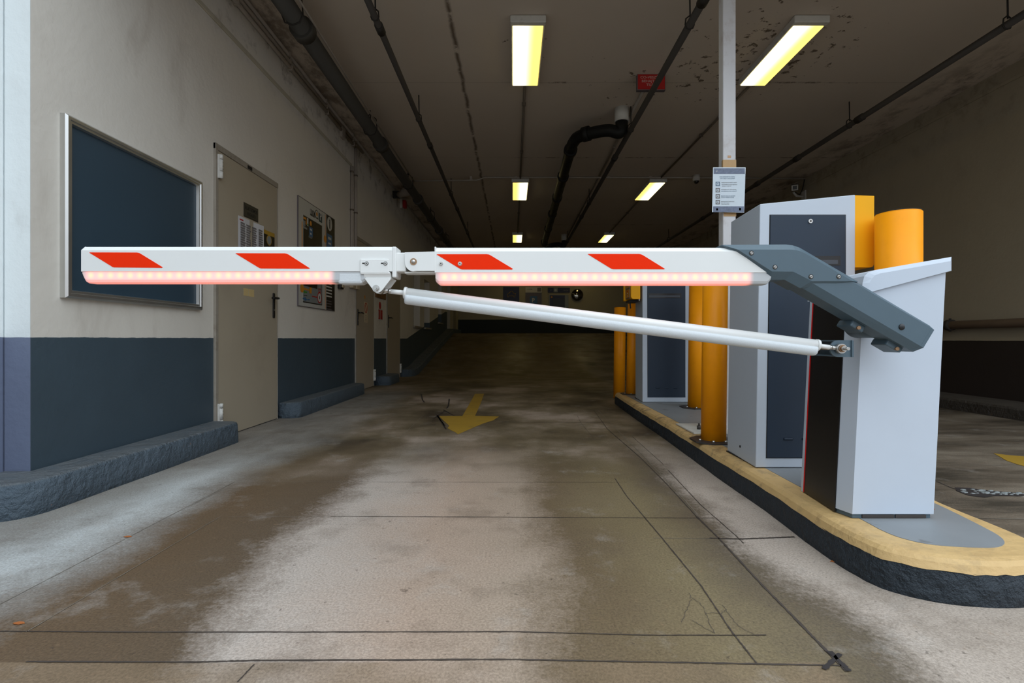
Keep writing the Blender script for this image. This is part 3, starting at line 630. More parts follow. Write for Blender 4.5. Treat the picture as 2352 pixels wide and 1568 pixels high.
obj('bracket_bolt', BM().cyl(c, c - Vector((0,.002,0)), 0.0105, 24).cyl(c - Vector((0,.002,0)), c - Vector((0,.008,0)), 0.0078, 6).cyl(c - Vector((0,.008,0)), c - Vector((0,.011,0)), 0.0042, 14), M['steel'], rb)
# push rod
YR = 1.545
def R_(px, py): 
    p = V(px, py, YA); return Vector((p.x, YR, p.z))
a, b = R_(926, 670.5), R_(1889, 792.5); rod = obj('push_rod', BM().cyl(a, b, 0.0158, 32), M['boom'], bar, 'white round tube under the arm')
d = (b - a).normalized(); dn = Vector((d.z, 0, -d.x)); dn = dn if dn.z < 0 else -dn
obj('rod_collar', BM().cyl(a - d*0.002, a + d*0.006, 0.0180, 32), M['boom'], rod)
obj('rod_collar', BM().cyl(b - d*0.005, b + d*0.003, 0.0172, 32), M['boom'], rod)
a2, b2 = a + dn*0.0165 + d*0.004, b + dn*0.0165 - d*0.004
bm = BM(); n = 14
def fring(c, r): 
    up = -dn; return [c + up*(0.010) + Vector((0, -r, 0))] + [c + dn*(r*math.sin(t)) + Vector((0, -r*math.cos(t), 0)) for t in [math.pi*i/n for i in range(n+1)]] + [c + up*(0.010) + Vector((0, r, 0))]
r0 = 0.0178
bm.rings([fring(a2, r0*0.9), fring(a2 + d*0.008, r0), fring(b2 - d*0.02, r0), fring(b2 - d*0.006, r0*0.95), fring(b2, r0*0.82)])
for f in bm.b.faces: f.smooth = True
obj('foam_edge', bm, M['foam'], rod, 'soft pale foam edge below the tube')
obj('threaded_end', BM().cyl(R_(893, 667.3), R_(926, 670.7), 0.0073, 20), M['boom'], rod)
obj('threaded_end', BM().cyl(R_(1889, 793.5), R_(1917, 797.5), 0.0068, 20), M['boom'], rod)
obj('lock_nut', BM().cyl(R_(888.5, 666.5), R_(893.5, 667.2), 0.0085, 6), M['steel'], rod)
obj('lock_nut', BM().cyl(R_(1916.5, 797.3), R_(1922, 798.2), 0.0072, 6), M['steel'], rod)
obj('rod_eye', BM().cyl(R_(870, 663), R_(889, 666.5), 0.0058, 14).cyl(R_(867, 662.5)-Vector((0,.012,0)), R_(867, 662.5)+Vector((0,.012,0)), 0.014, 24), M['steel'], rod)
obj('rod_eye', BM().cyl(R_(1921, 798), R_(1932, 799.5), 0.006, 14).cyl(R_(1943, 800.5)-Vector((0,.008,0)), R_(1943, 800.5)+Vector((0,.008,0)), 0.0145, 24), M['steel'], rod)
c = R_(1943, 800.5)
obj('eye_bolt', BM().cyl(c-Vector((0,.009,0)), c-Vector((0,.012,0)), 0.0108, 24).cyl(c-Vector((0,.012,0)), c-Vector((0,.0155,0)), 0.0082, 24), M['brass'], rod)
obj('eye_bolt', BM().cyl(c-Vector((0,.015,0)), c-Vector((0,.020,0)), 0.0088, 6).cyl(c-Vector((0,.020,0)), c-Vector((-.001,.036,0)), 0.0048, 14), M['steel'], rod)
# grey bracket on the housing
z0, z1 = zz(820.5), zz(781); xl, xr = xx(1943), xx(1973)
pl = [(xr, z0), (xr, z1)] + [(x, z) for x, z in arc(xl, (z0+z1)/2, (z1-z0)/2, 90, 270, 12)]
mb = obj('rod_mount', BM().prism([(x, YA+0.035, z) for x, z in pl], [(x, YA+0.041, z) for x, z in pl]), M['grey_metal'], bar)
obj('mount_flange', BM().box(xl, xr+0.004, YA+0.040, 1.712, z1-0.005, z1, 0.001).box(xl, xr+0.004, YA+0.040, 1.712, z0, z0+0.005, 0.001).box(xr-0.001, xr+0.005, YA+0.030, 1.712, z0, z1, 0.001), M['grey_metal'], mb)
obj('mount_shaft', BM().cyl((c.x, YR, c.z), (c.x, 1.72, c.z), 0.006, 14), M['steel'], mb)

# ------------------------------------------------------------------ ticket machines
def machine(X0, X1, YF_, YBk, zl, zr, label, head=None, slot=None, lock=True, lean_=0.02):
    r = thing('ticket_machine', ((X0+X1)/2, (YF_+YBk)/2, 0.12), label, 'parking ticket machine')
    z0 = 0.124
    A = [(X0, YF_, z0), (X1, YF_, z0), (X1, YBk, z0), (X0+0.02, YBk, z0)]; B = [(X0+lean_, YF_, zl), (X1+0.002, YF_, zr), (X1+0.002, YBk, zr), (X0+0.02+lean_, YBk, zl)]
    obj('cabinet_body', BM().hexa([Vector(p) for p in A+B], 0.004, 2), M['cabinet'], r)
    H = zl - z0
    px0b, px0t, px1 = X0+0.050, X0+0.047+lean_, X1-0.046; pz0, pz1 = z0+0.046, zl-0.053
    y = YF_
    def q(x0, x1, xa, xb, za, zb, ya, yb): return [Vector(p) for p in ((x0,ya,za),(x1,ya,za),(x1,yb,za),(x0,yb,za),(xa,ya,zb),(xb,ya,zb),(xb,yb,zb),(xa,yb,zb))]
    obj('door_gasket', BM().hexa(q(px0b-.003, px1+.003, px0t-.003, px1+.003, pz0-.003, pz1+.003, y-0.0012, y+0.004)), M['black_matte'], r)
    dr = obj('service_door', BM().hexa(q(px0b, px1, px0t, px1, pz0, pz1, y-0.004, y+0.004), 0.0015), M['dark_panel'], r, 'anthracite service door')
    if lock:
        c = Vector(((px0t+px1)/2 + 0.01, y-0.004, pz1-0.028)); obj('lock', BM().cyl(c, c-Vector((0,.004,0)), 0.0098, 24), M['steel'], dr); obj('lock_keyhole', BM().cyl(c-Vector((0,.004,0)), c-Vector((0,.0046,0)), 0.0045, 12), M['dull_steel'], dr)
    sx0, sx1, sz0, sz1 = slot
    obj('slot_recess', BM().box(sx0, sx1, y-0.0052, y-0.003, sz0, sz1), M['black'], dr)
    w = (sz1-sz0); obj('slot_plate', BM().box(sx0+0.004, sx1-w*0.28, y-0.0060, y-0.0045, sz0+w*0.16, sz1-w*0.42), M['slot_grey'], dr)
    n = 3
    for i in range(n):
        cx = px0b + (px1-px0b)*(0.27+0.235*i); obj('louvre', BM().box(cx-0.0215, cx+0.0215, y-0.0085, y-0.003, pz0+0.082, pz0+0.094, 0.004), M['dark_panel'], dr)
    obj('base_gap', BM().box(X0+0.01, X1-0.01, YF_+0.01, YBk-0.01, 0.1222, 0.126), M['black_matte'], r)
    return r
k = 2.374/F
r = machine(1.125, 1.585, 2.374, 2.737, 1.345, 1.388, 'large silver ticket machine with dark door behind the boom barrier', slot=((1790-CX)*k, (1929-CX)*k, EYE+(HY-610)*k, EYE+(HY-588)*k))
hd = [(1.592, 1.053), (1.668, 1.053), (1.677, 1.057), (1.682, 1.066), (1.684, 1.386), (1.592, 1.389)]
hb = obj('yellow_head', BM().prism([(x, 2.388, z) for x, z in hd], [(x, 2.70, z) for x, z in hd]), M['yellow_box'], r, 'yellow control head on the right flank')
obj('head_bracket', BM().box(1.58, 1.60, 2.395, 2.68, 1.10, 1.36), M['black_matte'], r)
obj('drain_hole', BM().cyl((1.1255+0.0115, 2.56, 0.183), (1.10+.0335, 2.56, 0.183), 0.006, 10), M['black_matte'], r)
k = 4.84/F
r = machine(1.224, 1.672, 4.84, 5.20, 1.42, 1.45, 'smaller-looking ticket machine further down the island behind the orange bollards', slot=((1489.5-CX)*k, (1564.5-CX)*k, EYE+(HY-684.5)*k, EYE+(HY-673.5)*k), lean_=0.0)
x0, x1 = (1449-CX)*k, (1470-CX)*k; z0, z1 = EYE+(HY-686.5)*k, 1.44
hd = [(x1, z0), (x1, z1), (x0, z1), (x0, z0+0.022), (x0+0.006, z0+0.008), (x0+0.02, z0)]
mh = obj('yellow_head', BM().prism([(x, 4.83, z) for x, z in hd], [(x, 5.11, z) for x, z in hd]), M['yellow_box'], r, 'yellow head on the lane side')
obj('head_bolt', BM().cyl((x1-0.006, 4.84, z0-0.008), (x1-0.006, 4.86, z0-0.008), 0.006, 10), M['camera_white'], r)
obj('cable_bracket', BM().box(x0+0.0, x1, 4.90, 5.05, z0-0.025, z0-0.004).tube([(x0+0.01, 4.92, z0-0.02), (x0+0.012, 4.92, z0-0.05), (x0+0.016, 4.92, z0-0.085)], 0.006, 8), M['black_matte'], r)
obj('head_lip', BM().box(x0-0.014, x0+0.02, 5.06, 5.12, z0-0.004, z1, 0.008), M['yellow_box'], mh)
obj('control_face', BM().box(x0-0.004, x0+0.001, 4.872, 5.062, z0+0.012, z1-0.02), M['sign_brown'], mh, 'dark recessed control face')
obj('speaker_grille', BM().box(x0-0.008, x0-0.003, 4.90, 5.00, z0+0.14, z0+0.19, 0.002), M['black'], mh)
obj('speaker_frame', BM().box(x0-0.006, x0-0.003, 4.885, 5.02, z0+0.115, z0+0.215, 0.001), M['sign_orange'], mh)
obj('button_plate', BM().box(x0-0.006, x0-0.003, 4.885, 5.03, z0+0.02, z0+0.10, 0.001), M['sign_orange'], mh)
for q in (0.035, 0.06, 0.082): obj('button', BM().cyl((x0-0.006, 4.96, z0+q), (x0-0.010, 4.96, z0+q), 0.008, 12), M['red'] if q > .07 else M['steel'], mh)

# ------------------------------------------------------------------ bollards
def bollard(x, y, dia, z0, z1, label, base=True, lean_=0.0, cap=True, grp=None):
    r = thing('bollard', (x, y, z0), label, 'bollard')
    t = Vector((lean_, 0, 0)); R = dia/2; a = Vector((x, y, z0+0.008)); b = Vector((x, y, z1)) + t
    obj('post', BM().cyl(a, b - Vector((0,0,.004)), R, 48).cyl(b - Vector((0,0,.004)), b, R, 48, R*0.965), M['yellow'], r)
    if cap: obj('end_cap', BM().cyl(b, b + Vector((0,0,.003)), R*0.97, 48), M['black_matte'], r)
    if base:
        q = R*1.75; ring = [(x + q*cx, y + q*cy) for cx, cy in ((-1,-.45),(-.45,-1),(.45,-1),(1,-.45),(1,.45),(.45,1),(-.45,1),(-1,.45))]
        bp = obj('base_plate', BM().prism([(px, py, z0) for px, py in ring], [(px, py, z0+0.009) for px, py in ring]), M['dull_steel'], r)
        for cx, cy in ((-1.3,-.5),(-.5,-1.3),(.5,-1.3),(1.3,-.5),(-.5,1.3),(.5,1.3)):
            obj('anchor_bolt', BM().cyl((x+R*cx, y+R*cy, z0+0.008), (x+R*cx, y+R*cy, z0+0.019), R*0.11, 10), M['steel'], bp)
    return r
bollard(1.178, 3.01, 0.140, 0.121, 1.18, 'thick orange-yellow bollard just left of the large ticket machine', lean_=0.012)
bollard(1.600, 4.46, 0.150, 0.121, 1.20, 'orange-yellow bollard half hidden behind the thick one, beside the far machine', lean_=0.012)
bollard(1.285, 6.20, 0.137, 0.0, 1.10, 'far orange bollard standing on the lane floor at the island end', base=False, lean_=0.012)
bollard(1.297, 5.56, 0.137, 0.121, 1.10, 'slim-looking orange bollard on the island just left of the far machine, partly hidden by it', lean_=0.02)
bollard(1.722, 2.29, 0.176, 0.121, 1.28, 'broad yellow bollard with dark rim right of the large machine', lean_=0.0, base=False)
# steel post carrying the notice
Xp, Yp = 1.378, 3.36
r = thing('steel_post', (Xp+0.04, Yp+0.04, 0.12), 'tall square white steel post rising to the ceiling behind the machines', 'post')
obj('post_tube', BM().box(Xp, Xp+0.085, Yp, Yp+0.075, 0.125, ZC, 0.006), M['post'], r)
obj('base_plate', BM().box(Xp-0.24, Xp+0.15, Yp-0.14, Yp+0.22, 0.1215, 0.131, 0.002), M['white_old'], r)
obj('gusset', BM().prism([(Xp-0.13, Yp+0.03, .131), (Xp, Yp+0.03, .131), (Xp, Yp+0.03, .36)], [(Xp-0.13, Yp+0.042, .131), (Xp, Yp+0.042, .131), (Xp, Yp+0.042, .36)]), M['white_old'], r)
obj('anchor_bolt', BM().cyl((Xp-0.165, Yp-0.02, .131), (Xp-0.165, Yp-0.02, .155), 0.013, 6).cyl((Xp-0.165, Yp-0.02, .155), (Xp-0.165, Yp-0.02, .172), 0.006, 10), M['dull_steel'], r)
def yz(py, Y): return EYE + (HY-py)*Y/F
obj('tape_band', BM().box(Xp-0.001, Xp+0.086, Yp-0.0012, Yp+0.02, yz(384, Yp)-0.02, yz(367, Yp)), M['tape'], r)
obj('tape_band', BM().box(Xp+0.004, Xp+0.086, Yp-0.0012, Yp+0.02, yz(497, Yp), yz(488, Yp)+0.02), M['tape'], r)
obj('chipped_patch', BM().face([(Xp+.03,Yp-.0008,yz(362,Yp)),(Xp+.045,Yp-.0008,yz(364,Yp)),(Xp+.055,Yp-.0008,yz(356,Yp)),(Xp+.038,Yp-.0008,yz(352,Yp))]) and None or BM().box(Xp+.03, Xp+.052, Yp-.001, Yp+.001, yz(363,Yp), yz(357,Yp)), M['brass'], r)
# A4 notice in a plastic wallet
Yn = 3.335; kk = Yn/F
nx0, nx1, nz0, nz1 = (1636-CX)*kk, (1713-CX)*kk, yz(488, Yn), yz(384, Yn)
r = thing('paper_notice', ((nx0+nx1)/2, Yn, nz0), 'white A4 parking notice in a plastic sleeve taped to the tall post', 'notice')
obj('plastic_sleeve', BM().hexa([Vector(p) for p in ((nx0,Yn+.002,nz0+.004),(nx1-.010,Yn+.002,nz0),(nx1-.010,Yn+.005,nz0),(nx0,Yn+.005,nz0+.004),(nx0+.006,Yn+.002,nz1),(nx1,Yn+.002,nz1),(nx1,Yn+.005,nz1),(nx0+.006,Yn+.005,nz1))]), M['plastic_wallet'], r)
def nb(px0, px1, py0, py1): return ((px0-CX)*kk, (px1-CX)*kk, yz(py1, Yn), yz(py0, Yn))
def nrect(name, px0, px1, py0, py1, mat, d=0.0008):
    a = nb(px0, px1, py0, py1); return obj(name, BM().box(a[0], a[1], Yn+0.002-d, Yn+0.002, a[2], a[3]), M[mat], r)
nrect('header_band', 1639.5, 1711, 386, 399, 'ink_band'); nrect('footer_band', 1638.5, 1709, 473.5, 487, 'ink_band')
text('lettering', 'P', 0.014, M['letter_white'], r, ((1645.5-CX)*kk, Yn+0.0008, yz(395, Yn)), bold=0.0004)
for i, (py, m) in enumerate(((422, 'ink_blue'), (436.5, 'ink'), (450.5, 'ink'), (464, 'ink'))):
    nrect('icon', 1643.8, 1653.8, py-5, py+5, m); nrect('icon_inner', 1646, 1651.6, py-2.9, py+2.9, 'plastic_wallet', 0.0012); nrect('icon_dot', 1647.4, 1650.2, py-1.3, py+1.3, m, 0.0016)
TL = [(1652.5,407,'CSAK BANKKÁRTYÁS FIZETÉS',.0087,'ink_blue'),(1654,411,'ONLY CREDIT CARD PAYMENT',.0080,'ink_blue'),(1657,420,'ELKEZDI PARKOLÁS ESETÉN, PARKING',.0068,'ink'),(1657.5,424.3,'SZÁLLTÉRÁBÓL AZ összeg megfizetésére',.0068,'ink'),(1658,427.8,'TÖRÖLJE KI A TELJES ÁRAT',.0060,'ink'),
      (1656.6,436,'KEDVEZMÉNYES BAL TÉR AVAILABLE',.0070,'ink'),(1656.6,439.6,'KEDVEZMÉNYES MATRICA ELÉRHETŐ',.0070,'ink_blue'),(1656.4,450.8,'BÉRLETES PARKOLÁS ELÉRHETŐ',.0074,'ink_blue'),(1656.4,454.2,'MONTHLY PARKING AVAILABLE',.0068,'ink_blue'),
      (1656.2,463.3,'ESTIME HAVI NYITVA JEGYVÁLTÁS',.0066,'ink'),(1656.2,466.6,'6:00 óra 7890 - Napközi',.0062,'ink'),(1656.2,469.6,'12 Napra, Péntek, Csatár',.0062,'ink')]
for px, py, s, sz, m in TL: text('lettering', s, sz, M[m], r, ((px-CX)*kk, Yn+0.0008, yz(py, Yn)), ext=0.0002, sx=0.86)
nrect('footer_icon', 1698, 1702, 477, 483, 'letter_white'); nrect('footer_icon', 1645, 1649.5, 478, 483, 'letter_white')

# ------------------------------------------------------------------ left wall: board, doors, signs
def wbox(y0, y1, z0, z1, t0, t1, bev=0.0, seg=2): return BM().box(XL+t0, XL+t1, y0, y1, z0, z1, bev, seg)
y0, y1, z0, z1 = 2.408, 3.47, 0.914, 1.782; fw = 0.040; dpt = 0.034
r = thing('notice_board', (XL, (y0+y1)/2, z0), 'empty slate-blue display board with aluminium frame on the left wall', 'notice board')
obj('back_panel', wbox(y0+.01, y1-.01, z0+.01, z1-.01, 0.0, 0.010), M['board'], r, 'plain slate-blue panel')
def framebar(A, B, C_, D): return None
def bar4(y0, y1, z0, z1, w, t):
    out = []
    o_ = [(y0,z0),(y1,z0),(y1,z1),(y0,z1)]; i_ = [(y0+w,z0+w),(y1-w,z0+w),(y1-w,z1-w),(y0+w,z1-w)]
    for k in range(4):
        a, b = o_[k], o_[(k+1)%4]; c, d = i_[(k+1)%4], i_[k]
        def mid(p, q, f): return (p[0]+(q[0]-p[0])*f, p[1]+(q[1]-p[1])*f)
        R0 = []; R1 = []
        for (f, x) in ((0, 0), (0, t*0.75), (0.22, t), (0.55, t), (0.62, t*0.82), (0.9, t*0.82), (1, t*0.3), (1, 0)):
            p = mid(a, d, f); q = mid(b, c, f); R0.append((XL+x, p[0], p[1])); R1.append((XL+x, q[0], q[1]))
        out.append(BM().rings([R0, R1]))
    return out
for b_ in bar4(y0, y1, z0, z1, fw, dpt): obj('frame_rail', b_, M['alu'], r)

def door(n, y0, y1, ztop, label, hinge_near=True):
    d = struct(obj('door_%d' % n, wbox(y0+0.035, y1-0.012, 0.006, ztop-0.045, -0.02, 0.012, 0.003), M['door']), label, 'door')
    obj('door_frame', wbox(y0, y0+0.034, 0.0, ztop, -0.01, 0.017, 0.003), M['frame'], d)
    obj('door_frame', wbox(y1-0.012, y1, 0.0, ztop, -0.01, 0.014, 0.002), M['frame'], d)
    obj('door_frame', wbox(y0, y1, ztop-0.044, ztop, -0.01, 0.018, 0.003), M['frame'], d)
    hy = y0+0.042 if hinge_near else y1-0.004
    for zc in ((ztop-0.16), 0.17):
        hg = obj('door_hinge', BM().cyl((XL+0.030, hy, zc-0.085), (XL+0.030, hy, zc-0.035), 0.014, 18).cyl((XL+0.030, hy, zc-0.031), (XL+0.030, hy, zc+0.05), 0.014, 18).cyl((XL+0.030, hy, zc+0.054), (XL+0.030, hy, zc+0.085), 0.014, 18).box(XL+0.01, XL+0.03, hy-0.02, hy, zc-0.085, zc+0.085, 0.002), M['white_old'], d)
        for q in (-0.02, 0.005, 0.03): obj('hinge_screw', BM().cyl((XL+0.0435, hy+0.002, zc+q), (XL+0.0448, hy+0.002, zc+q), 0.0028, 8), M['black_matte'], hg)
    sgn = -1 if hinge_near else 1
    ly = y1-0.085 if hinge_near else y0+0.085
    hz = 1.05
    hp = obj('handle_plate', wbox(ly-0.019, ly+0.019, hz-0.145, hz+0.075, 0.012, 0.021, 0.006), M['black'], d)
    obj('door_lever', BM().cyl((XL+0.02, ly, hz+0.028), (XL+0.062, ly, hz+0.028), 0.010, 14).tube([(XL+0.060, ly, hz+0.028), (XL+0.064, ly+sgn*0.03, hz+0.028), (XL+0.064, ly+sgn*0.08, hz+0.026), (XL+0.060, ly+sgn*0.12, hz+0.022)], 0.0095, 12), M['black'], hp)
    obj('keyhole', BM().cyl((XL+0.021, ly, hz-0.075), (XL+0.0225, ly, hz-0.075), 0.007, 12), M['steel'], hp)
    return d
d1 = door(1, 3.645, 4.617, 2.118, 'nearest beige steel door with papers taped to it')
d2 = door(2, 6.905, 7.81, 2.118, 'second beige steel door with a round red sticker', False)
d3 = door(3, 8.62, 9.62, 2.118, 'third beige steel door before the ramp', False)
obj('door_closer_gap', wbox(4.08, 4.15, 2.077, 2.105, 0.012, 0.020), M['black_matte'], d1)
# plate on door 1
p0, p1 = WLp(556, 462), WLp(589, 503)
yA, yB = p0.y, p1.y
r = thing('door_plate', (XL+0.012, (yA+yB)/2, 1.70), 'small dark plate with black lettering near the top of the nearest beige door', 'sign')
obj('plate', wbox(yA, yB, 1.685, 1.797, 0.012, 0.015), M['black'], r); obj('plate_face', wbox(yA+.006, yB-.006, 1.691, 1.791, 0.015, 0.0156), M['plate'], r)
text('lettering', 'ELEKTROMOS', 0.037, M['black_matte'], r, (XL+0.0158, (yA+yB)/2, 1.748), 'x', 'CENTER', 0.84, bold=0.0006)
text('lettering', 'FOGADÓ', 0.037, M['black_matte'], r, (XL+0.0158, (yA+yB)/2, 1.706), 'x', 'CENTER', 0.84, bold=0.0006)
# newspaper page and black flyer
a, b = WLp(543, 504), WLp(600, 530)
y0, y1 = a.y, b.y; zt = 1.672; zb = 1.30
r = thing('paper_sheet', (XL+0.012, (y0+y1)/2, zb), 'crumpled grey printed page with four text columns taped to the nearest door', 'paper')
R = []
for i in range(9):
    f = i/8; x = 0.014 + (0.03*max(0, f-0.7)**1.2) + 0.003*math.sin(f*9); yv = y0+(y1-y0)*f; R.append([(XL+x, yv, zb), (XL+x, yv, zt), (XL+x-0.001, yv, zt), (XL+x-0.001, yv, zb)])
obj('page', BM().rings(R), M['paper'], r)
for cidx in range(4):
    ya = y0 + (y1-y0)*(0.07+cidx*0.235)
    for ln in range(16):
        zz_ = zt - 0.055 - ln*0.0185; f = (ya-y0)/(y1-y0)+0.1; xo = 0.0155 + (0.03*max(0, f-0.7)**1.2) + 0.003*math.sin(f*9)
        obj('text_line', BM().box(XL+xo, XL+xo+0.0015, ya, ya+(y1-y0)*0.19*random.uniform(0.75, 1.0), zz_, zz_+0.0125), M['ink'], r)
obj('masthead', BM().box(XL+.0145, XL+.017, y0+.02, y0+.07, zt-.03, zt-.02), M['red'], r)
a, b = WLp(601, 530), WLp(627, 540)
r = thing('flyer', (XL+0.013, (a.y+b.y)/2, 1.45), 'black and yellow flyer with a round emblem beside the printed page', 'flyer')
obj('flyer_sheet', wbox(a.y, b.y, 1.42, 1.652, 0.0125, 0.0142), M['sign_black'], r)
obj('flyer_border', wbox(a.y, b.y, 1.618, 1.652, 0.0142, 0.0150), M['marking'], r)
cy = (a.y+b.y)/2
obj('flyer_emblem', BM().cyl((XL+.0142, cy, 1.575), (XL+.0152, cy, 1.575), 0.045, 28), M['marking'], r)
obj('flyer_emblem', BM().cyl((XL+.0152, cy, 1.575), (XL+.0158, cy, 1.575), 0.037, 28), M['sign_grey'], r)
a = WLp(556, 661); b = WLp(567, 680); a2 = WLp(568, 661); b2 = WLp(580, 680)
for i, (p, q, s) in enumerate(((a, b, 'left'), (a2, b2, 'right'))):
    o = obj('tape_remnant', wbox(p.y, q.y, b.z, a.z, 0.0118, 0.0128), M['tape_yellow']); tag(o, '%s of two yellowed tape remnants on the nearest beige door' % s, 'tape', 'tape remnants on the nearest door')

# large info board
ya, ym, yb = WLp(682.5, 600).y, WLp(747, 600).y, WLp(766.5, 600).y; z0, z1 = 1.052, 2.132
r = thing('parking_info_board', (XL, (ya+yb)/2, z0), 'large printed parking plan board with black right strip between the doors', 'information board')
obj('board_sheet', wbox(ya, ym, z0, z1, 0.001, 0.012), M['sign_white'], r); obj('black_strip', wbox(ym, yb, z0, z1-0.004, 0.001, 0.012), M['sign_black'], r)
obj('board_edge', wbox(ya-.006, ya, z0, z1, 0.001, 0.014).box(XL+.001, XL+.014, ya-.006, yb, z0-.006, z0).box(XL+.001, XL+.014, ya-.006, yb, z1, z1+.006), M['sign_brown'], r)
def Wp(px, py): return WLp(px, py, 0.012)
def prt(name, pts, mat, d=0.0008, l=0): 
    P = [Wp(*p) for p in pts]; A = [Vector((XL+0.012+l*0.0006, p.y, p.z)) for p in P]; B = [p + Vector((d, 0, 0)) for p in A]; return obj(name, BM().prism(A, B), M[mat], r)
def wrect(name, px0, px1, za, zb, mat, l=0): return obj(name, BM().box(XL+.012+l*.0006, XL+.0128+l*.0006, Wp(px0, 600).y, Wp(px1, 600).y, za, zb), M[mat], r)
wrect('plan_field', 696.5, 739.5, 1.095, 1.975, 'sign_grey'); wrect('plan_area', 696.6, 739.4, 1.26, 1.972, 'sign_black', 1); wrect('plan_area', 728.7, 739.3, 1.262, 1.42, 'sign_grey', 2)
wrect('plan_edge', 695.5, 739.2, 1.090, 1.100, 'sign_black', 2); wrect('plan_edge', 738.7, 739.4, 1.10, 1.60, 'sign_black', 2)
wrect('route_line', 692.8, 694.6, 1.27, 1.90, 'sign_orange', 1)
prt('route_line', [(696.5,497),(703,500),(704.5,516),(702,514.5),(702,504),(696.5,502)], 'sign_orange', l=2)
prt('key_block', [(696.5,505),(701,507.5),(701,520),(696.5,517)], 'sign_grey', l=2); prt('key_block', [(705,500),(708,502),(708,520),(705,518)], 'sign_white', l=2); prt('key_block', [(705.4,513),(707.7,514.5),(707.7,518.5),(705.4,517.5)], 'sign_green', l=3)
prt('key_block', [(696.5,518),(705,524),(705,528),(696.5,523)], 'sign_grey', l=3)
def wdisc(name, px, py, rad, mat, l=1, hole=None):
    c = Wp(px, py); b_ = BM().cyl((XL+.012+l*.0006, c.y, c.z), (XL+.0128+l*.0006, c.y, c.z), rad, 28); return obj(name, b_, M[mat], r)
wdisc('marker_dot', 713.5, 513, 0.025, 'sign_orange', 2)
prt('level_sign', [(710,519.5),(718,524.5),(718,545),(710,541)], 'sign_blue', l=2); prt('pictogram', [(711.5,524),(716,527),(716,531),(711.5,528)], 'sign_white', l=3); prt('pictogram', [(712,534),(715,536),(715,539.5),(712,538)], 'letter_white', l=3)
text('lettering', 'FŐBEJÁRAT', 0.028, M['sign_grey'], r, (XL+.0135, Wp(708.5,550).y, Wp(708.5,545).z), 'x', sx=0.7)
text('lettering', 'LILIOM', 0.085, M['sign_black'], r, (XL+.0128, Wp(712.2,487).y, Wp(712.2,489.5).z-0.01), 'x', sx=0.5, bold=0.001)
text('lettering', 'PARKOLÓHÁZ', 0.030, M['sign_black'], r, (XL+.0128, Wp(712.2,493).y, Wp(712.2,492).z-0.01), 'x', sx=0.62)
wdisc('logo_ring', 727.6, 492, 0.048, 'sign_black', 0); wdisc('logo_ring', 727.6, 492, 0.038, 'sign_white', 1); wdisc('logo_ring', 727.6, 492, 0.022, 'sign_orange', 2)
text('lettering', 'TOURS HAUS', 0.026, M['sign_black'], r, (XL+.0128, Wp(723.6,500).y, Wp(723.6,500).z), 'x', sx=0.62)
prt('parking_sign', [(732.5,488),(739.5,493),(739.5,512.5),(732.5,508.5)], 'teal', l=1); text('lettering', 'P', 0.14, M['letter_white'], r, (XL+.0142, Wp(734.2,505).y, Wp(734.2,505.5).z), 'x', sx=0.8)
c = Wp(757, 514); wdisc('info_disc', 757, 514, 0.080, 'sign_white', 1); text('lettering', 'i', 0.15, M['sign_black'], r, (XL+.0145, c.y, c.z-0.05), 'x', 'CENTER', bold=0.006)
prt('level_sign', [(751.5,535.5),(762.5,542),(762.5,580),(751.5,577)], 'sign_blue', l=1); prt('pictogram', [(753.5,543),(760.5,547),(760.5,552),(753.5,549)], 'sign_white', l=2); prt('pictogram', [(754,556),(760,559),(760,563),(754,560)], 'letter_white', l=2)
wdisc('marker_dot', 746.6, 549, 0.042, 'sign_orange', 2); wrect('orange_edge', 746.6, 747.4, 1.06, 2.12, 'sign_orange', 1)
for i in range(5): obj('text_line', BM().box(XL+.012, XL+.0128, Wp(749.8,600).y, Wp(761.5+random.uniform(-1,1),600).y, 1.345-i*.036, 1.360-i*.036), M['letter_white'], r)
for i in range(4): obj('text_line', BM().box(XL+.012, XL+.0128, Wp(749.8,600).y, Wp(761+random.uniform(-1,1),600).y, 1.150-i*.031, 1.160-i*.031), M['sign_brown'], r)
wdisc('marker_dot', 693.5, 661.5, 0.045, 'sign_orange', 2); prt('route_arrow', [(695,659.5),(711,664.5),(711,668),(695,664.5)], 'sign_orange', l=3); prt('route_arrow', [(710.5,659),(715.5,660.5),(715,674.5),(710,672.5)], 'sign_orange', l=3)
prt('green_arrow', [(696,669.5),(699,665.5),(699,668),(705,669.5),(705,673),(699,672),(699,675)], 'sign_green', l=2); prt('text_line', [(697,676.5),(705.5,678.5),(705,680),(697,678)], 'sign_black', l=2)
prt('blue_arrow', [(695,683.5),(699.5,684.5),(699.5,681.5),(704.5,687),(711,686.5),(711,689.5),(704.5,688.5),(699.5,691),(699.5,687.5),(695,686.5)], 'sign_blue', l=2)
prt('red_path', [(716,679),(731,681.8),(731,685),(716,680.5)], 'red', l=2); wdisc('red_ring', 733.6, 683.5, 0.062, 'red', 2); wdisc('red_ring', 733.6, 683.5, 0.048, 'sign_white', 3); prt('red_ring_arrow', [(732.9,681),(733.6,679),(734.4,681),(734.4,687),(732.9,687)], 'sign_black', l=4)
for i in range(4): prt('text_line', [(730.5,662+i*2.6),(737.3,663+i*2.6),(737.3,664+i*2.6),(730.5,663+i*2.6)], 'red', l=3)

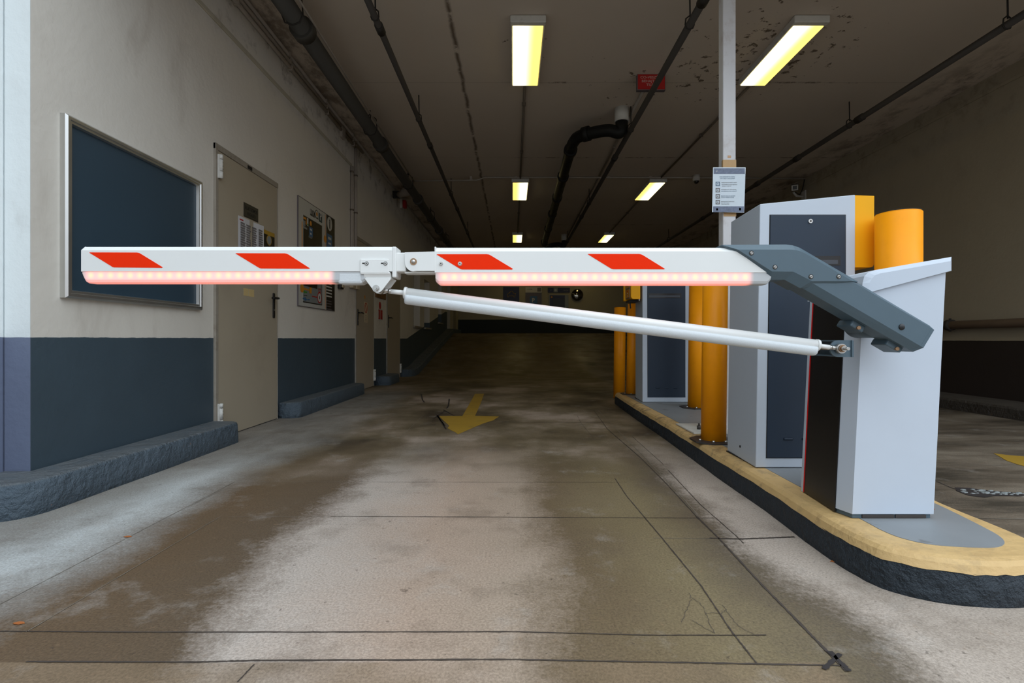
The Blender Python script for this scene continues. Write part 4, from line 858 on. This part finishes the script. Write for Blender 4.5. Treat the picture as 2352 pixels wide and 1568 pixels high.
# small things on the left wall
def wt(name, px0, px1, py0, py1, t, mat, label, cat, bev=0.0):
    a, b = WLp(px0, py0), WLp(px1, py1); o = obj(name, wbox(a.y, b.y, min(a.z,b.z), max(a.z, b.z), 0.0, t, bev), M[mat]); return tag(o, label, cat)
r = thing('wall_intercom', WLp(780, 665), 'small dark wall phone with pale face right of the parking plan board', 'intercom')
a = WLp(779, 665); obj('backbox', wbox(a.y-0.06, a.y+0.07, 1.33, 1.54, 0, 0.035, .006), M['black'], r); obj('faceplate', wbox(a.y-0.015, a.y+0.065, 1.35, 1.53, 0.035, 0.05, .006), M['cream'], r)
# two vertical conduits beside door 2 ending in sockets
for i, (px, lab) in enumerate(((804.5, 'left'), (813.5, 'right'))):
    w = WLp(px, 600); r = thing('wall_conduit', (XL, w.y, 1.4), '%s of two vertical grey conduits dropping to sockets left of the second door' % lab, 'conduit', 'vertical conduits by the second door')
    top = 3.40 if i else 2.98
    obj('conduit_pipe', BM().cyl((XL+.02, w.y, 1.48), (XL+.02, w.y, top), 0.019 if i == 0 else 0.022, 14), M['conduit'], r)
    for q in (1.7, 2.4, 2.9): obj('pipe_clip', BM().cyl((XL+.02, w.y, q), (XL+.02, w.y, q+.018), 0.027, 14), M['conduit_dark'], r)
    obj('socket_box', wbox(w.y-0.05, w.y+0.075, 1.385, 1.49, 0, 0.055, .01), M['cream'], r)
a = WLp(783, 308); o = obj('junction_box', wbox(a.y-.06, a.y+.06, 2.92+.28, 3.06+.28, 0, .04, .006), M['conduit']); tag(o, 'small square junction box below the conduits high on the left wall', 'junction box')
# stack of conduits in the ceiling corner
for i, (zc, x) in enumerate(((3.385, .026), (3.335, .022), (3.285, .022))):
    r = thing('wall_conduit', (XL, 5, zc), '%s of three long conduits running along the top of the left wall' % ('topmost', 'middle', 'lowest')[i], 'conduit', 'long conduits at the top of the left wall')
    yend = (16.5, 7.2, 6.9)[i]
    obj('conduit_pipe', BM().cyl((XL+x, YF+0.05, zc), (XL+x, yend, zc), 0.017, 12), M['conduit'], r)
    for q in range(6):
        yy_ = 2.9 + q*0.95 + i*0.03
        if yy_ < yend: obj('pipe_clip', wbox(yy_-.012, yy_+.012, zc-.024, zc+.024, 0, x+.022, .003), M['conduit'], r)
# floodlight, fire sounder
w = WLp(903, 425); r = thing('horn_speaker', (XL, 9.1, 3.2), 'grey horn speaker on the left wall just under the big pipe', 'speaker')
obj('horn', BM().cyl((XL+.10, 9.1, 3.27), (XL+.34, 8.95, 3.33), 0.05, 20, 0.10), M['conduit'], r); obj('bracket', BM().box(XL, XL+.12, 9.06, 9.14, 3.22, 3.34, .005), M['black_matte'], r)
w = WLp(920, 458); r = thing('fire_sounder', (XL, 9.7, 3.1), 'small red fire alarm sounder high on the left wall below the pipe', 'alarm')
obj('sounder_body', wbox(9.64, 9.80, 3.18, 3.36, 0, .05, .008), M['camera_white'], r); obj('sounder_cap', wbox(9.66, 9.78, 3.20, 3.34, .05, .11, .01), M['red'], r)
o = wt('wooden_board', 861.5, 884, 664, 688.5, .02, 'wood', 'small brown wooden board between the second and third doors', 'board', .004)
c = WLp(872.5, 701.5); o = obj('round_sign', BM().cyl((XL, c.y, c.z), (XL+.004, c.y, c.z), 0.060, 28), M['red']); tag(o, 'red disc sign on the wall between the second and third doors', 'sign')
a, b = WLp(868, 713), WLp(878.5, 733); r = thing('safety_sign', (XL, (a.y+b.y)/2, b.z), 'square red and white safety sign below the red disc', 'sign')
obj('sign_plate', wbox(a.y, b.y, 1.02, 1.20, 0, .003), M['sign_white'], r); ymid = (a.y+b.y)/2
for (ua, ub) in ((a.y+.015, ymid-.012), (ymid+.012, b.y-.015)): obj('red_field', wbox(ua, ub, 1.035, 1.185, .003, .0038), M['red'], r)
obj('ladder_mark', wbox(a.y+.03, a.y+.05, 1.05, 1.17, .0038, .0044), M['sign_white'], r)
c = WLp(838.3, 707); r = thing('prohibition_sign', (XL+.012, c.y, c.z-.2), 'red ringed prohibition sticker with small print on the second door', 'sign')
obj('sticker_sheet', wbox(c.y-.075, c.y+.085, c.z-.21, c.z+.085, .012, .0135), M['cream'], r)
bm = BM(); n = 32
for i in range(n):
    a0, a1 = 2*math.pi*i/n, 2*math.pi*(i+1)/n
    bm.face([(XL+.0142, c.y+R_*math.cos(t_), c.z+R_*math.sin(t_)) for R_, t_ in ((.075,a0),(.075,a1),(.058,a1),(.058,a0))])
bmesh.ops.remove_doubles(bm.b, verts=bm.b.verts, dist=1e-5); obj('red_ring', bm, M['red'], r)
Mx = Matrix.Translation((XL+.0142, c.y, c.z)) @ Matrix.Rotation(math.radians(45), 4, 'X'); obj('red_bar', BM().box(-.0003, .0006, -.008, .008, -.065, .065, 0, 1, Mx), M['red'], r)
for i, w_ in enumerate((.05, .03, .06, .04)): obj('text_line', wbox(c.y-w_/2, c.y+w_/2, c.z-.115-i*.025, c.z-.107-i*.025, .0135, .0142), M['ink'], r)
a = WLp(836, 682); o = obj('round_sticker', BM().cyl((XL+.012, a.y, a.z), (XL+.0135, a.y, a.z), 0.028, 20), M['sign_orange']); tag(o, 'small orange round sticker on the second door above the red ring', 'sticker')

# ------------------------------------------------------------------ ceiling lights
def lamp(x, y, L, w, mat, label, grp):
    r = thing('ceiling_light', (x+w/2, y+L/2, ZC), label, 'ceiling light', grp)
    zb = EYE + 2.65
    obj('lamp_housing', BM().box(x-.015, x+w+.015, y-.02, y+L+.015, zb+.008, ZC, .006), M['white_old'], r)
    obj('end_cap', BM().box(x-.022, x+w+.022, y-.045, y+.012, zb+.004, ZC-.004, .008), M['white_old'], r)
    obj('diffuser', BM().box(x, x+w, y+.012, y+L, zb, zb+.02, .004), mat, r, 'glowing yellowed diffuser')
    return r
LG = 'fluorescent ceiling lights'
lamp(0.0, 4.34, 1.03, .258, M['lamp1'], 'nearest glowing ceiling light of the middle row', LG)
lamp(2.385, 4.34, 1.03, .255, M['lamp2'], 'nearest glowing ceiling light of the right row, ringed by mould spots', LG)
lamp(0.0, 8.71, 1.09, .255, M['lamp3'], 'second ceiling light of the middle row, just behind the crossing conduit', LG)
lamp(2.335, 8.71, 1.09, .255, M['lamp4'], 'second ceiling light of the right row, right of the black drain pipe', LG)
lamp(0.0, 13.1, 1.02, .235, M['lamp3'], 'farthest visible ceiling light of the middle row, just above the boom', LG)
lamp(2.35, 13.1, 1.02, .235, M['lamp4'], 'farthest visible ceiling light of the right row, just above the boom', LG)

lamp(0.0, 17.4, 1.02, .235, M['lamp3'], 'last ceiling light of the middle row, over the far end of the ramp', LG)
lamp(2.35, 17.4, 1.02, .235, M['lamp4'], 'last ceiling light of the right row, over the far end of the ramp', LG)
# ------------------------------------------------------------------ pipes on the ceiling
def hung_pipe(x, h, rad, y0, y1, mat, hangers, couplings, label, ring=True):
    z = EYE + h; r = thing('ceiling_pipe', (x, y0, z), label, 'pipe')
    obj('pipe_body', BM().cyl((x, y0, z), (x, y1, z), rad, 24), M[mat], r)
    for y in hangers:
        obj('hanger_rod', BM().cyl((x+.004, y, z+rad*1.6), (x, y, ZC), 0.0065, 8).tube([(x, y, z+rad*2.4), (x+rad*1.0, y, z+rad*1.6), (x+rad*1.15, y, z), (x+rad*.8, y, z-rad*.85), (x, y, z-rad*1.15), (x-rad*.8, y, z-rad*.85), (x-rad*1.15, y, z), (x-rad*1.0, y, z+rad*1.6), (x, y, z+rad*2.4)], 0.006, 6), M['wire'], r)
    for y in couplings: obj('coupling', BM().cyl((x, y-.05, z), (x, y+.05, z), rad*1.3, 20), M['wire' if rad < .05 else mat], r)
    return r
bigp = hung_pipe(-1.70, 2.50, 0.072, 2.3, 18.9, 'pipe_grey', [3.95, 6.1, 8.3, 10.6, 13.0], [4.15, 6.6, 9.2, 11.8], 'thick dark pipe along the ceiling above the left wall')
obj('pipe_cable', BM().tube([(-1.60, 2.4, 3.27), (-1.61, 5, 3.262), (-1.60, 8.3, 3.27)], .009, 8), M['conduit'], bigp)
hung_pipe(-1.05, 2.45, 0.026, 2.3, 18.9, 'pipe_dark', [3.9, 5.72, 8.7, 11.9], [4.05, 6.5, 9.66], 'thin dark hanging pipe, second from the left wall')
hung_pipe(1.38, 2.45, 0.030, 2.3, 18.9, 'pipe_dark', [4.0, 6.0, 9.28, 12.9], [3.7, 6.94, 10.3], 'thin dark hanging pipe passing below the red hanging sign')
hung_pipe(3.86, 2.45, 0.030, 2.3, 18.9, 'pipe_dark', [4.0, 5.88, 9.3, 12.7], [5.7, 6.96, 8.1, 10.4], 'thin dark hanging pipe nearest the right wall')
def conduit(name, pts, rad, mat, label, clips=()):
    r = thing(name, pts[0], label, 'conduit'); obj('conduit_pipe', BM().tube(pts, rad, 10), M[mat], r)
    for p in clips: obj('pipe_clip', BM().box(p[0]-.022, p[0]+.022, p[1]-.012, p[1]+.012, p[2]-.018, ZC+.002, .003), M[mat], r)
zc_ = ZC - 0.02
conduit('ceiling_conduit', [(.128, 5.38, zc_), (.125, 8.55, zc_), (.125, 8.62, zc_)], .015, 'conduit_dark', 'dusty conduit joining the first two lights of the middle row', [(.127, 5.9, zc_), (.126, 7.4, zc_)])
conduit('ceiling_conduit', [(.125, 9.85, zc_), (.125, 13.0, zc_)], .014, 'conduit_dark', 'dusty conduit joining the second and third lights of the middle row', [(.125, 11, zc_)])
conduit('ceiling_conduit', [(2.53, 5.40, zc_), (2.48, 8.6, zc_)], .014, 'conduit_dark', 'dusty conduit joining the first two lights of the right row', [(2.5, 6.8, zc_)])
conduit('ceiling_conduit', [(2.46, 9.85, zc_), (2.46, 13.0, zc_)], .013, 'conduit_dark', 'dusty conduit joining the second and third lights of the right row', [(2.46, 11, zc_)])
conduit('ceiling_conduit', [(1.42, 5.32, zc_), (1.435, 8.5, zc_)], .016, 'conduit', 'pale conduit leading back from the red hanging sign', [(1.43, 7.2, zc_)])
conduit('ceiling_conduit', [(1.435, 8.62, zc_), (1.44, 14.5, zc_)], .013, 'conduit_dark', 'dusty conduit continuing back from the crossing conduit', [(1.44, 11.2, zc_)])
conduit('ceiling_conduit', [(-1.86, 8.62, zc_-.045), (-.60, 8.58, zc_-.045), (-.52, 8.57, zc_-.02), (-.46, 8.57, zc_), (2.9, 8.57, zc_-.005), (4.88, 8.57, zc_-.02)], .014, 'conduit', 'thin pale conduit crossing the whole ceiling from left to right', [(-.7, 8.58, zc_-.04), (.05, 8.57, zc_), (.9, 8.57, zc_), (1.6, 8.57, zc_), (2.3, 8.57, zc_)])
# black drain pipe with elbows
def drain(pts, rad, label, socks, sock_pos, cups):
    r = thing('drain_pipe', sock_pos, label, 'drain pipe')
    obj('pipe_body', BM().tube(pts, rad, 20), M['pipe_black'], r)
    obj('white_socket', BM().cyl((sock_pos[0], sock_pos[1], ZC-.16), (sock_pos[0], sock_pos[1], ZC), rad*1.15, 24), M['white_old'], r, 'white plastic ceiling socket')
    for a, b in cups: obj('pipe_socket', BM().cyl(a, b, rad*1.22, 24), M['pipe_black'], r)
    return r
def smooth(pts, k=6, f=0.35):
    out = [Vector(pts[0])]
    for a, b, c in zip(pts, pts[1:], pts[2:]):
        a, b, c = Vector(a), Vector(b), Vector(c); d1 = min((a-b).length*f, 0.16); d2 = min((c-b).length*f, 0.16); p = b + (a-b).normalized()*d1; q = b + (c-b).normalized()*d2
        for i in range(k+1): t_ = i/k; out.append(p*(1-t_)**2 + b*2*t_*(1-t_) + q*t_**2)
    out.append(Vector(pts[-1])); return out
zp = EYE + 2.50
D = [(1.285, 6.05, ZC-.10), (1.285, 6.05, ZC-.30), (1.13, 6.10, zp-.01), (.80, 6.32, zp), (.76, 6.6, zp), (.82, 13.45, zp-.02)]
drain(smooth(D), 0.072, 'thick black drain pipe bending from a white ceiling socket down the garage', None, (1.285, 6.05, ZC), [((.779, 9.05, zp-.005), (.780, 9.13, zp-.005))] + [((.762+.0077*(y-6.6), y, zp), (.762+.0077*(y-6.6)+.001, y+.10, zp)) for y in (6.75, 7.85, 8.0+1.0, 10.2, 11.6, 13.2)] + [((.93,6.232,zp), (.86,6.28,zp))])
D = [(1.33, 13.35, ZC-.1), (1.33, 13.35, ZC-.32), (1.2, 13.4, zp-.02), (.93, 13.6, zp-.04), (.89, 13.75, zp-.03)]
drain(smooth(D), 0.062, 'second black drain bend far down the ceiling just above the boom', None, (1.33, 13.35, ZC), [])
# hanging red warning sign
x0, x1 = 1.283, 1.56; zt = yz(171, 5.26); zb = yz(205, 5.26)
r = thing('warning_sign', (1.42, 5.27, zt), 'red warning box sign with pale lettering hanging under the ceiling', 'sign')
obj('sign_box', BM().box(x0-.008, x1+.008, 5.262, 5.31, zb-.008, ZC, .004), M['sign_brown'], r); obj('sign_face', BM().box(x0, x1, 5.258, 5.263, zb, zt), M['red'], r)
for s, py in (('CO-VESZÉLY', 180.5), ('BEHAJTANI', 189), ('TILOS', 197.5)): text('lettering', s, 0.037, M['letter_pale_red'], r, ((x0+x1)/2, 5.2575, yz(py, 5.26)), 'y', 'CENTER', 1.08, bold=0.0006)
# cameras
r = thing('dome_camera', (3.05, 8.5, ZC), 'white dome security camera on the ceiling left of the tall post', 'security camera')
obj('camera_base', BM().cyl((3.05, 8.52, ZC-.10), (3.05, 8.52, ZC), 0.058, 24), M['camera_white'], r); obj('camera_dome', BM().sphere((3.05, 8.52, ZC-.10), 0.042), M['black'], r)
k = 8.76/F; r = thing('bullet_camera', (XR, 8.76, 3.23), 'boxy security camera on a wall arm at the right wall', 'security camera')
Mx = Matrix.Translation((4.74, 8.62, 3.26)) @ Matrix.Rotation(math.radians(-28), 4, 'Z') @ Matrix.Rotation(math.radians(14), 4, 'X')
obj('camera_body', BM().box(-.055, .055, -.16, .18, -.05, .06, .008, 2, Mx), M['pipe_dark'], r); obj('camera_front', BM().box(-.05, .05, -.175, -.158, -.045, .045, .006, 2, Mx), M['camera_white'], r); obj('camera_lens', BM().box(-.03, .03, -.179, -.172, -.028, .028, .004, 2, Mx), M['black'], r)
obj('camera_arm', BM().tube([(4.74, 8.66, 3.20), (4.80, 8.68, 3.14), (XR, 8.70, 3.13)], .018, 10), M['camera_white'], r); obj('wall_plate', BM().box(XR-.02, XR, 8.64, 8.76, 3.05, 3.23, .004), M['camera_white'], r)
obj('camera_cable', BM().tube([(4.80, 8.72, 3.22), (4.88, 8.72, 3.17), (4.93, 8.72, 3.27), (4.93, 8.66, 3.42)], .008, 8), M['wire'], r)
# pipe on the right wall
r = thing('wall_pipe', (XR-.1, 5, .87), 'brown horizontal pipe low on the right wall behind the barrier', 'pipe')
obj('pipe_body', BM().cyl((XR-.07, 2.4, .874), (XR-.07, 9.6, .874), .045, 24), M['pipe_brown'], r)
for y in (5.72, 8.2): obj('pipe_flange', BM().cyl((XR-.07, y-.03, .874), (XR-.07, y+.03, .874), .060, 24).cyl((XR-.07, y, .93), (XR-.07, y, .948), .012, 8).cyl((XR-.07, y, .80), (XR-.07, y, .82), .012, 8), M['pipe_dark'], r)

# ------------------------------------------------------------------ far end wall
k = (YB-.03)/F
def bp(name, px0, px1, py0, py1, mat, parent=None, d=0.0, t_=.02):
    b_ = BM().box((px0-CX)*k, (px1-CX)*k, YB-.03-d, YB-.03-d+t_, EYE+(HY-py1)*k, EYE+(HY-py0)*k); return obj(name, b_, M[mat], parent)
def P3(px, py, d=0.0): return Vector(((px-CX)*k, YB-.03-d, EYE+(HY-py)*k))
r = thing('car_sign', P3(1174.5, 696), 'dark blue square sign with a pale car outline on the far wall', 'sign'); bp('sign_plate', 1156, 1192.7, 658.6, 697, 'sign_navy', r)
carp = [(1165,676),(1168,673.5),(1171,671.5),(1173,668.5),(1176,668.5),(1180,673.5),(1185,674),(1183,676),(1182.5,682),(1180,682),(1179.5,679.5),(1168.5,679.5),(1168,682),(1165.5,682)]
obj('car_outline', BM().tube([P3(x, y, .006) for x, y in carp + carp[:1]], .010, 6), M['marking'], r)
r = thing('parking_sign', P3(1225, 704), 'tall parking sign with pale header and blue P panel on the far wall', 'sign'); bp('sign_plate', 1207, 1244, 671, 706, 'sign_brown', r); bp('sign_header', 1207, 1244, 659, 671.5, 'letter_white', r, .002)
text('lettering', 'LILIOM', .062, M['ink'], r, P3(1210.5, 665.5, .003), bold=.001); text('lettering', 'PARKOLÓ', .022, M['ink'], r, P3(1210.5, 668.5, .003)); bp('header_block', 1234, 1242.5, 660.8, 669.5, 'ink', r, .004); bp('blue_panel', 1217, 1234, 680, 697, 'sign_blue', r, .003); text('lettering', 'P', .21, M['letter_white'], r, P3(1221.5, 693.5, .004), bold=.006)
r = thing('wide_sign', P3(1284, 671), 'long narrow dark sign with pale emblem left of the round mirror', 'sign'); bp('sign_plate', 1258.5, 1309, 660.7, 671.5, 'sign_navy', r); bp('emblem_square', 1271.5, 1281, 661.2, 671, 'sign_grey', r, .002)
obj('emblem_ring', BM().cyl(P3(1276, 666, .003), P3(1276, 666, .006), .045, 20), M['sign_white'], r); text('lettering', 'P', .09, M['sign_grey'], r, P3(1264, 668.5, .003)); text('lettering', 'LILIOM', .060, M['sign_grey'], r, P3(1294, 668, .003))
r = thing('payment_panel', P3(1284, 712), 'dark framed plan panel below the long narrow sign on the far wall', 'panel'); bp('panel_frame', 1261.7, 1305.8, 677, 713, 'sign_grey', r); bp('panel_face', 1263, 1297.5, 678, 713, 'sign_navy', r, .003); bp('black_field', 1270, 1297.5, 684, 713, 'sign_black', r, .006); obj('orange_dot', BM().cyl(P3(1267, 682, .004), P3(1267, 682, .008), .035, 16), M['sign_orange'], r)
r = thing('convex_mirror', P3(1326, 677), 'round convex traffic mirror on the far end wall', 'mirror'); c = P3(1326, 677)
obj('mirror_rim', BM().cyl(c + Vector((0,.02,0)), c - Vector((0,.03,0)), .215, 36), M['black_matte'], r); obj('mirror_face', BM().sphere(c - Vector((0,.02,0)), .20, (1,.28,1)), M['mirror'], r); obj('mirror_arm', BM().cyl(c, c + Vector((0,.06,0)), .03, 12), M['black_matte'], r)
# fallen leaves
for i, (px, py, lab) in enumerate(((293, 1233, 'dry orange leaf lying in the left wheel track'), (43, 1432, 'dark reddish leaf on the floor near the left edge'), (2137, 1170, 'tiny dry leaf on the island beside the barrier foot'), (1917, 1290, 'small orange leaf at the foot of the black kerb'))):
    z = 0.122 if i == 2 else 0.0; p = G(px, py, z); s = 0.011; pts = [(-1,0),(-.3,.35),(.5,.3),(1,0),(.4,-.4),(-.4,-.3)]
    A = [(p.x+s*u*1.4, p.y+s*v*1.6, z+0.001+0.002*abs(v)) for u, v in pts]; o = obj('fallen_leaf', BM().prism(A, [(x, y, q+.0012) for x, y, q in A]), M['leaf']); tag(o, lab, 'leaf', 'fallen leaves')
